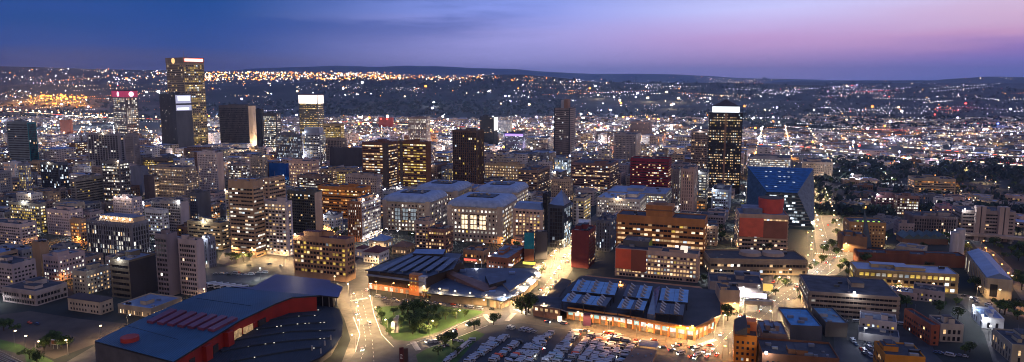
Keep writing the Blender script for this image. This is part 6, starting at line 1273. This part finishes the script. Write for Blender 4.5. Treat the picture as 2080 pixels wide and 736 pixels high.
for ri, (a, b_, n_) in enumerate(rowsx):
    A_, B_ = Vector(gp(*a)), Vector(gp(*b_)); n_ = min(n_, int((B_ - A_).length / 2.3)) if ri != 11 else n_; n_ = n_ if ri == 11 else int((B_ - A_).length / 2.35)
    rd = (B_ - A_).normalized(); ang = R(-20) if ri not in (10, 11) else R(55)
    for k in range(n_):
        if rnd.random() < .10: continue
        p = A_ + (B_ - A_) * (k / max(1, n_ - 1)); u_ = rnd.random(); kd = 'bus' if u_ < .88 else 'car'; cn = 'white' if rnd.random() < .80 else rnd.choice(('silver', 'dark', 'pale blue', 'red'))
        lit_ = (ri, k) in ((3, 9), (3, 4), (8, 5), (8, 8))
        lb = "%s %s, %s along the %s slanting row of the taxi lot" % (cn, 'minibus taxi' if kd == 'bus' else 'car', ORD2[k], ORD[ri])
        if lit_: lb = "%s %s with glowing lamps, %s along the %s row of the taxi lot" % (cn, 'minibus taxi' if kd == 'bus' else 'car', ORD2[k], ORD[ri])
        vehicle(kd, cn, p.x + rnd.uniform(-.9, .9), p.y + rnd.uniform(-.2, .2), ang + rnd.uniform(-.09, .09) + (math.pi if rnd.random() < .4 else 0), lb, "minibuses in the taxi lot row" if kd == 'bus' else "cars in the taxi lot", lit_)
cused = set()
def cars_on(px, n_, wid, lights=True, what="driving"):
    pts = [Vector(p) for p in poly(px)]; tot = sum((b_ - a).length for a, b_ in zip(pts, pts[1:]))
    for k in range(n_):
        t = tot * (k + rnd.uniform(.1, .9)) / n_
        for a, b_ in zip(pts, pts[1:]):
            if t < (b_ - a).length: break
            t -= (b_ - a).length
        v = (b_ - a).normalized(); sd_ = rnd.choice((-1, 1)); p = a + v * t + Vector((v.y, -v.x)) * sd_ * wid * rnd.uniform(.4, 1); kd = 'bus' if rnd.random() < .25 else 'car'; cn = rnd.choice(('white', 'white', 'silver', 'dark', 'red', 'blue') if kd == 'car' else ('white',))
        ph = near(p.x, p.y, cused)
        if not ph: continue
        vehicle(kd, cn, p.x, p.y, math.atan2(v.y, v.x) + (0 if sd_ > 0 else math.pi), "%s %s %s %s" % (cn, 'minibus taxi' if kd == 'bus' else 'car', what, ph), "vehicles on the streets", lights)
cars_on([(745, 580), (728, 620), (740, 660), (748, 720)], 5, 4); cars_on([(830, 710), (900, 690), (980, 650)], 3, 3); cars_on([(1070, 640), (1110, 590), (1150, 530), (1190, 475)], 12, 4); cars_on([(1100, 652), (1200, 674), (1300, 692), (1400, 706)], 8, 3)
cars_on([(1380, 726), (1440, 712), (1420, 735)], 9, 4); cars_on([(1340, 712), (1440, 700)], 6, 3); cars_on([(1430, 728), (1490, 665), (1540, 622), (1640, 560), (1690, 520), (1668, 450), (1655, 370)], 26, 6); cars_on([(480, 545), (560, 535), (690, 572)], 7, 3, False, "stopped"); cars_on([(850, 612), (940, 622), (1000, 632)], 10, 2, False, "parked"); cars_on([(755, 606), (845, 616)], 8, 3, False, "parked")
cars_on([(1450, 606), (1560, 590), (1600, 560)], 9, 3, False, "parked"); cars_on([(1095, 620), (1130, 570)], 6, 1, False, "parked"); cars_on([(1740, 690), (1790, 740)], 12, 5, False, "parked"); cars_on([(1700, 650), (1860, 665)], 7, 4, False, "parked"); cars_on([(1900, 715), (1960, 728)], 6, 3, False, "parked"); cars_on([(430, 560), (540, 556)], 14, 4, False, "parked"); cars_on([(60, 655), (75, 662)], 2, 1, False, "parked")
cars_on([(1700, 535), (1720, 500)], 8, 5, False, "parked"); cars_on([(1950, 602), (2040, 630)], 6, 3, False, "parked"); cars_on([(870, 700), (960, 700)], 8, 6, False, "parked")
# coaches in the depot yard
for k in range(6):
    p = gp(424 + k * 13, 582 + k * 1.5); r_ = empty('coach', p[0], p[1], .2, R(32)); tag(r_, "white-roofed coach, %s in the row of coaches behind the blue-roofed hall" % ORD[k], "coach", "coaches parked behind the hall")
    sub(r_, "body", lambda q: (q.box(-6, 6, -1.3, 1.3, .5, 3.3, mat('coach_white', (.6, .6, .6), .4, 0, .05)))); sub(r_, "window_band", lambda q: q.box(-5.6, 5.9, -1.34, 1.34, 1.7, 2.6, WGL)); 
    for a in (-4, 4): sub(r_, "wheel", lambda q: q.box(a - .5, a + .5, -1.36, 1.36, 0, .95, TYR))

# ---------------------------------------------------------------- trees
def crown_mesh(seed, m1, m2, flat=1.0):
    rg = random.Random(seed); q = MB(); cl = [(rg.gauss(0, .42), rg.gauss(0, .42), rg.uniform(-.25, .6) * flat, rg.uniform(.28, .5)) for _ in range(11)]
    for _ in range(620):
        c_ = rg.choice(cl); t, u = rg.uniform(0, 6.283), rg.uniform(-1, 1); r_ = c_[3] * rg.uniform(.75, 1.08); s_ = math.sqrt(1 - u * u)
        p = Vector((c_[0] + r_ * s_ * math.cos(t), c_[1] + r_ * s_ * math.sin(t), c_[2] + r_ * u * .85)); a = Vector((rg.uniform(-1, 1), rg.uniform(-1, 1), rg.uniform(-1, 1))).normalized() * rg.uniform(.07, .14); b_ = a.orthogonal().normalized() * rg.uniform(.06, .12)
        q.face([tuple(p + a), tuple(p + b_), tuple(p - a), tuple(p - b_)], m1 if c_[3] > .38 else m2)
    o = q.build("crown"); me = o.data; bpy.data.objects.remove(o); return me
CR = [crown_mesh(s_, TREE, TREE2) for s_ in range(5)]
def trunk_mesh():
    q = MB(); q.bar((0, 0, 0), (.02, .01, .55), .05, BARK, 6)
    for k in range(4): t = k * 1.6; q.bar((.02, .01, .45), (.3 * math.cos(t), .3 * math.sin(t), .95), .025, BARK, 5)
    o = q.build("trunk"); me = o.data; bpy.data.objects.remove(o); return me
TR = trunk_mesh(); tused = set()
def tree(px, py, hgt, label=None, group=None, X_=None, Y_=None):
    if X_ is None: X_, Y_ = gp(px, py)
    ph = None
    if not label:
        ph = near(X_, Y_, tused)
        if not ph: return
        label = "%s tree %s" % ("tall leafy" if hgt > 9 else "bushy" if hgt > 6 else "small round", ph)
    r_ = empty('tree', X_, Y_, 0, rnd.uniform(0, 6)); tag(r_, label, "tree", group or "street trees")
    c_ = bpy.data.objects.new("crown", rnd.choice(CR)); C.objects.link(c_); c_.parent = r_; c_.scale = (hgt * .5, hgt * .5, hgt * .5); c_.location = (0, 0, hgt * .62)
    t = bpy.data.objects.new("trunk", TR); C.objects.link(t); t.parent = r_; t.scale = (hgt * .8,) * 3
tr = random.Random(9)
pk = poly(PARK); 
for x_, y_, hg in ((775, 652, 7), (782, 668, 6), (828, 640, 10), (842, 645, 11), (856, 640, 12), (868, 648, 10), (850, 655, 9), (832, 658, 8), (815, 665, 7), (870, 662, 8), (886, 668, 7), (852, 676, 8), (838, 680, 7), (866, 678, 6), (890, 656, 6), (905, 650, 6), (925, 648, 6), (944, 644, 5), (818, 640, 7), (800, 640, 5), (770, 640, 6), (880, 640, 8), (790, 680, 5), (858, 664, 8), (842, 668, 9)): tree(x_, y_, hg, group="trees in the triangular park")
for x_, y_, hg in ((1068, 640, 15), (1074, 636, 12), (1060, 638, 9), (905, 706, 9), (920, 700, 8), (963, 672, 8), (1003, 660, 8), (890, 722, 6), (930, 722, 5), (1478, 652, 11), (1472, 640, 8), (1600, 584, 7), (1636, 604, 6), (1625, 600, 6), (1628, 614, 5), (1672, 515, 9), (1690, 505, 9), (1698, 520, 8), (1668, 535, 8), (1655, 545, 7), (1640, 556, 8), (1712, 540, 7), (1700, 480, 8), (1690, 500, 7), (1580, 578, 7), (1595, 582, 6), (1575, 600, 5), (1720, 548, 8), (1706, 552, 7), (1490, 545, 8),
                   (1085, 560, 6), (1100, 556, 5), (480, 535, 10), (495, 532, 9), (470, 530, 8), (508, 530, 7), (682, 478, 9), (2040, 640, 11), (2030, 636, 9), (2075, 590, 12), (2070, 570, 9), (100, 705, 8), (112, 700, 9), (125, 708, 8), (90, 712, 7), (140, 706, 7), (20, 668, 7), (8, 672, 8), (32, 676, 6), (1500, 720, 6), (1505, 690, 5), (1970, 716, 7), (1960, 722, 6), (60, 730, 7), (75, 742, 8), (1430, 575, 7), (1455, 470, 12), (1442, 476, 13), (1450, 486, 12), (1464, 490, 11), (1440, 492, 12), (1462, 474, 12), (1520, 360, 8)): tree(x_, y_, hg)
for k in range(150):
    x_, y_ = tr.uniform(1680, 2100), tr.uniform(345, 660); X_, Y_ = gp(x_, y_)
    if rects_hit(X_, Y_, 0, 5, 5, 0) or any(inpoly((X_, Y_), P_) for P_ in ROADS): continue
    tree(0, 0, tr.uniform(6, 11), X_=X_, Y_=Y_)
for k in range(80):
    x_, y_ = tr.uniform(0, 1650), tr.uniform(300, 520); X_, Y_ = gp(x_, y_)
    if rects_hit(X_, Y_, 0, 5, 5, 0) or any(inpoly((X_, Y_), P_) for P_ in ROADS): continue
    tree(0, 0, tr.uniform(6, 10), X_=X_, Y_=Y_)
# far woods: one mass of crowns
q = MB(); base = [(v.co.copy(), ) for v in CR[0].vertices]; fv = [tuple(p.vertices) for p in CR[0].polygons]; wr = random.Random(4); m_ = TREE
WOODM = mat('woodland_foliage', (.018, .032, .022), .95, 0, .4, .02)
ICO = [(1, 0, 0), (-1, 0, 0), (0, 1, 0), (0, -1, 0), (0, 0, 1), (.7, .7, .5), (-.7, .7, .5), (.7, -.7, .5), (-.7, -.7, .5)]
def wood(n_, x0, x1, y0, y1):
    for _ in range(n_):
        h_ = cast(wr.uniform(x0, x1), wr.uniform(y0, y1))
        if not h_: continue
        X_, Y_, z_ = h_; s_ = wr.uniform(5, 11) * max(1, Y_ / 3500)
        if Y_ < 3000 and rects_hit(X_, Y_, 0, 6, 6, 1): continue
        for k in range(14):
            a, b_, c_ = wr.gauss(0, .5) * s_, wr.gauss(0, .5) * s_, wr.uniform(.1, 1.1) * s_; t = s_ * .42; v = Vector((wr.uniform(-1, 1), wr.uniform(-1, 1), wr.uniform(-1, 1))).normalized() * t; w2 = v.orthogonal().normalized() * t; i = len(q.v)
            q.v += [(X_ + a + v.x, Y_ + b_ + v.y, z_ + c_ + v.z), (X_ + a + w2.x, Y_ + b_ + w2.y, z_ + c_ + w2.z), (X_ + a - v.x, Y_ + b_ - v.y, z_ + c_ - v.z), (X_ + a - w2.x, Y_ + b_ - w2.y, z_ + c_ - w2.z)]; q.f.append((i, i + 1, i + 2, i + 3)); q.m.append(q.mi(WOODM))
wood(330, 1640, 2080, 326, 372); wood(500, 1520, 2080, 240, 262); wood(700, 560, 1150, 205, 235); wood(500, 640, 1560, 160, 200); wood(260, 1560, 2080, 170, 240); wood(300, 0, 560, 205, 250); wood(200, 1180, 1560, 225, 250); wood(250, 1640, 2080, 380, 480)
tag(q.build("distant_woodland"), kind='stuff')
# park sculpture and bus shelters
p = gp(803, 676); r_ = empty('sculpture', *p); tag(r_, "tall pale sculpture of stacked rough blocks on the park corner", "sculpture"); SC = mat('sculpture_stone', (.55, .50, .44), .8)
for k, (a, b_, z_, s_) in enumerate(((-1.5, 0, 0, 1.3), (1.2, 0, 0, 1.2), (-1.3, .2, 2.4, 1.5), (1.4, 0, 2.2, 1.2), (-1, 0, 5, 1.4), (.9, .2, 4.6, 1.1), (.6, 0, 7.6, 1.5), (1.6, 0, 10, 1.1))): sub(r_, "stone_block", lambda q: q.prism([(a - s_, b_ - s_ * .7), (a + s_ * .8, b_ - s_), (a + s_, b_ + s_ * .8), (a - s_ * .7, b_ + s_)], z_, [z_ + s_ * 1.8, z_ + s_ * 2.1, z_ + s_ * 2, z_ + s_ * 1.7], SC))
for k, (x_, y_) in enumerate(((784, 618), (790, 622), (900, 626), (912, 630), (924, 632), (880, 624), (868, 620))):
    p = gp(x_, y_); r_ = empty('bus_shelter', *p, 0, R(-15)); tag(r_, "dark bus shelter, %s along the edge of the triangular park" % ORD[k], "bus shelter", "bus shelters by the park")
    sub(r_, "roof", lambda q: q.box(-3, 3, -1.4, 1.4, 2.9, 3.15, DARK)); sub(r_, "post", lambda q: [q.cyl(a, b_, 0, 2.9, .1, .1, DARK, 6) for a, b_ in ((-2.7, 1.2), (2.7, 1.2), (-2.7, -1.2), (2.7, -1.2))]); sub(r_, "bench", lambda q: q.box(-2, 2, .6, 1.1, .4, .5, METAL))
dup = [(l_, n_) for l_, n_ in LABELS.items() if len(n_) > 1]; print("dups", len(dup), dup[:3], "long", [l_ for l_ in LABELS if len(l_.split()) > 16][:5]); print("OBJ", len(bpy.data.objects))
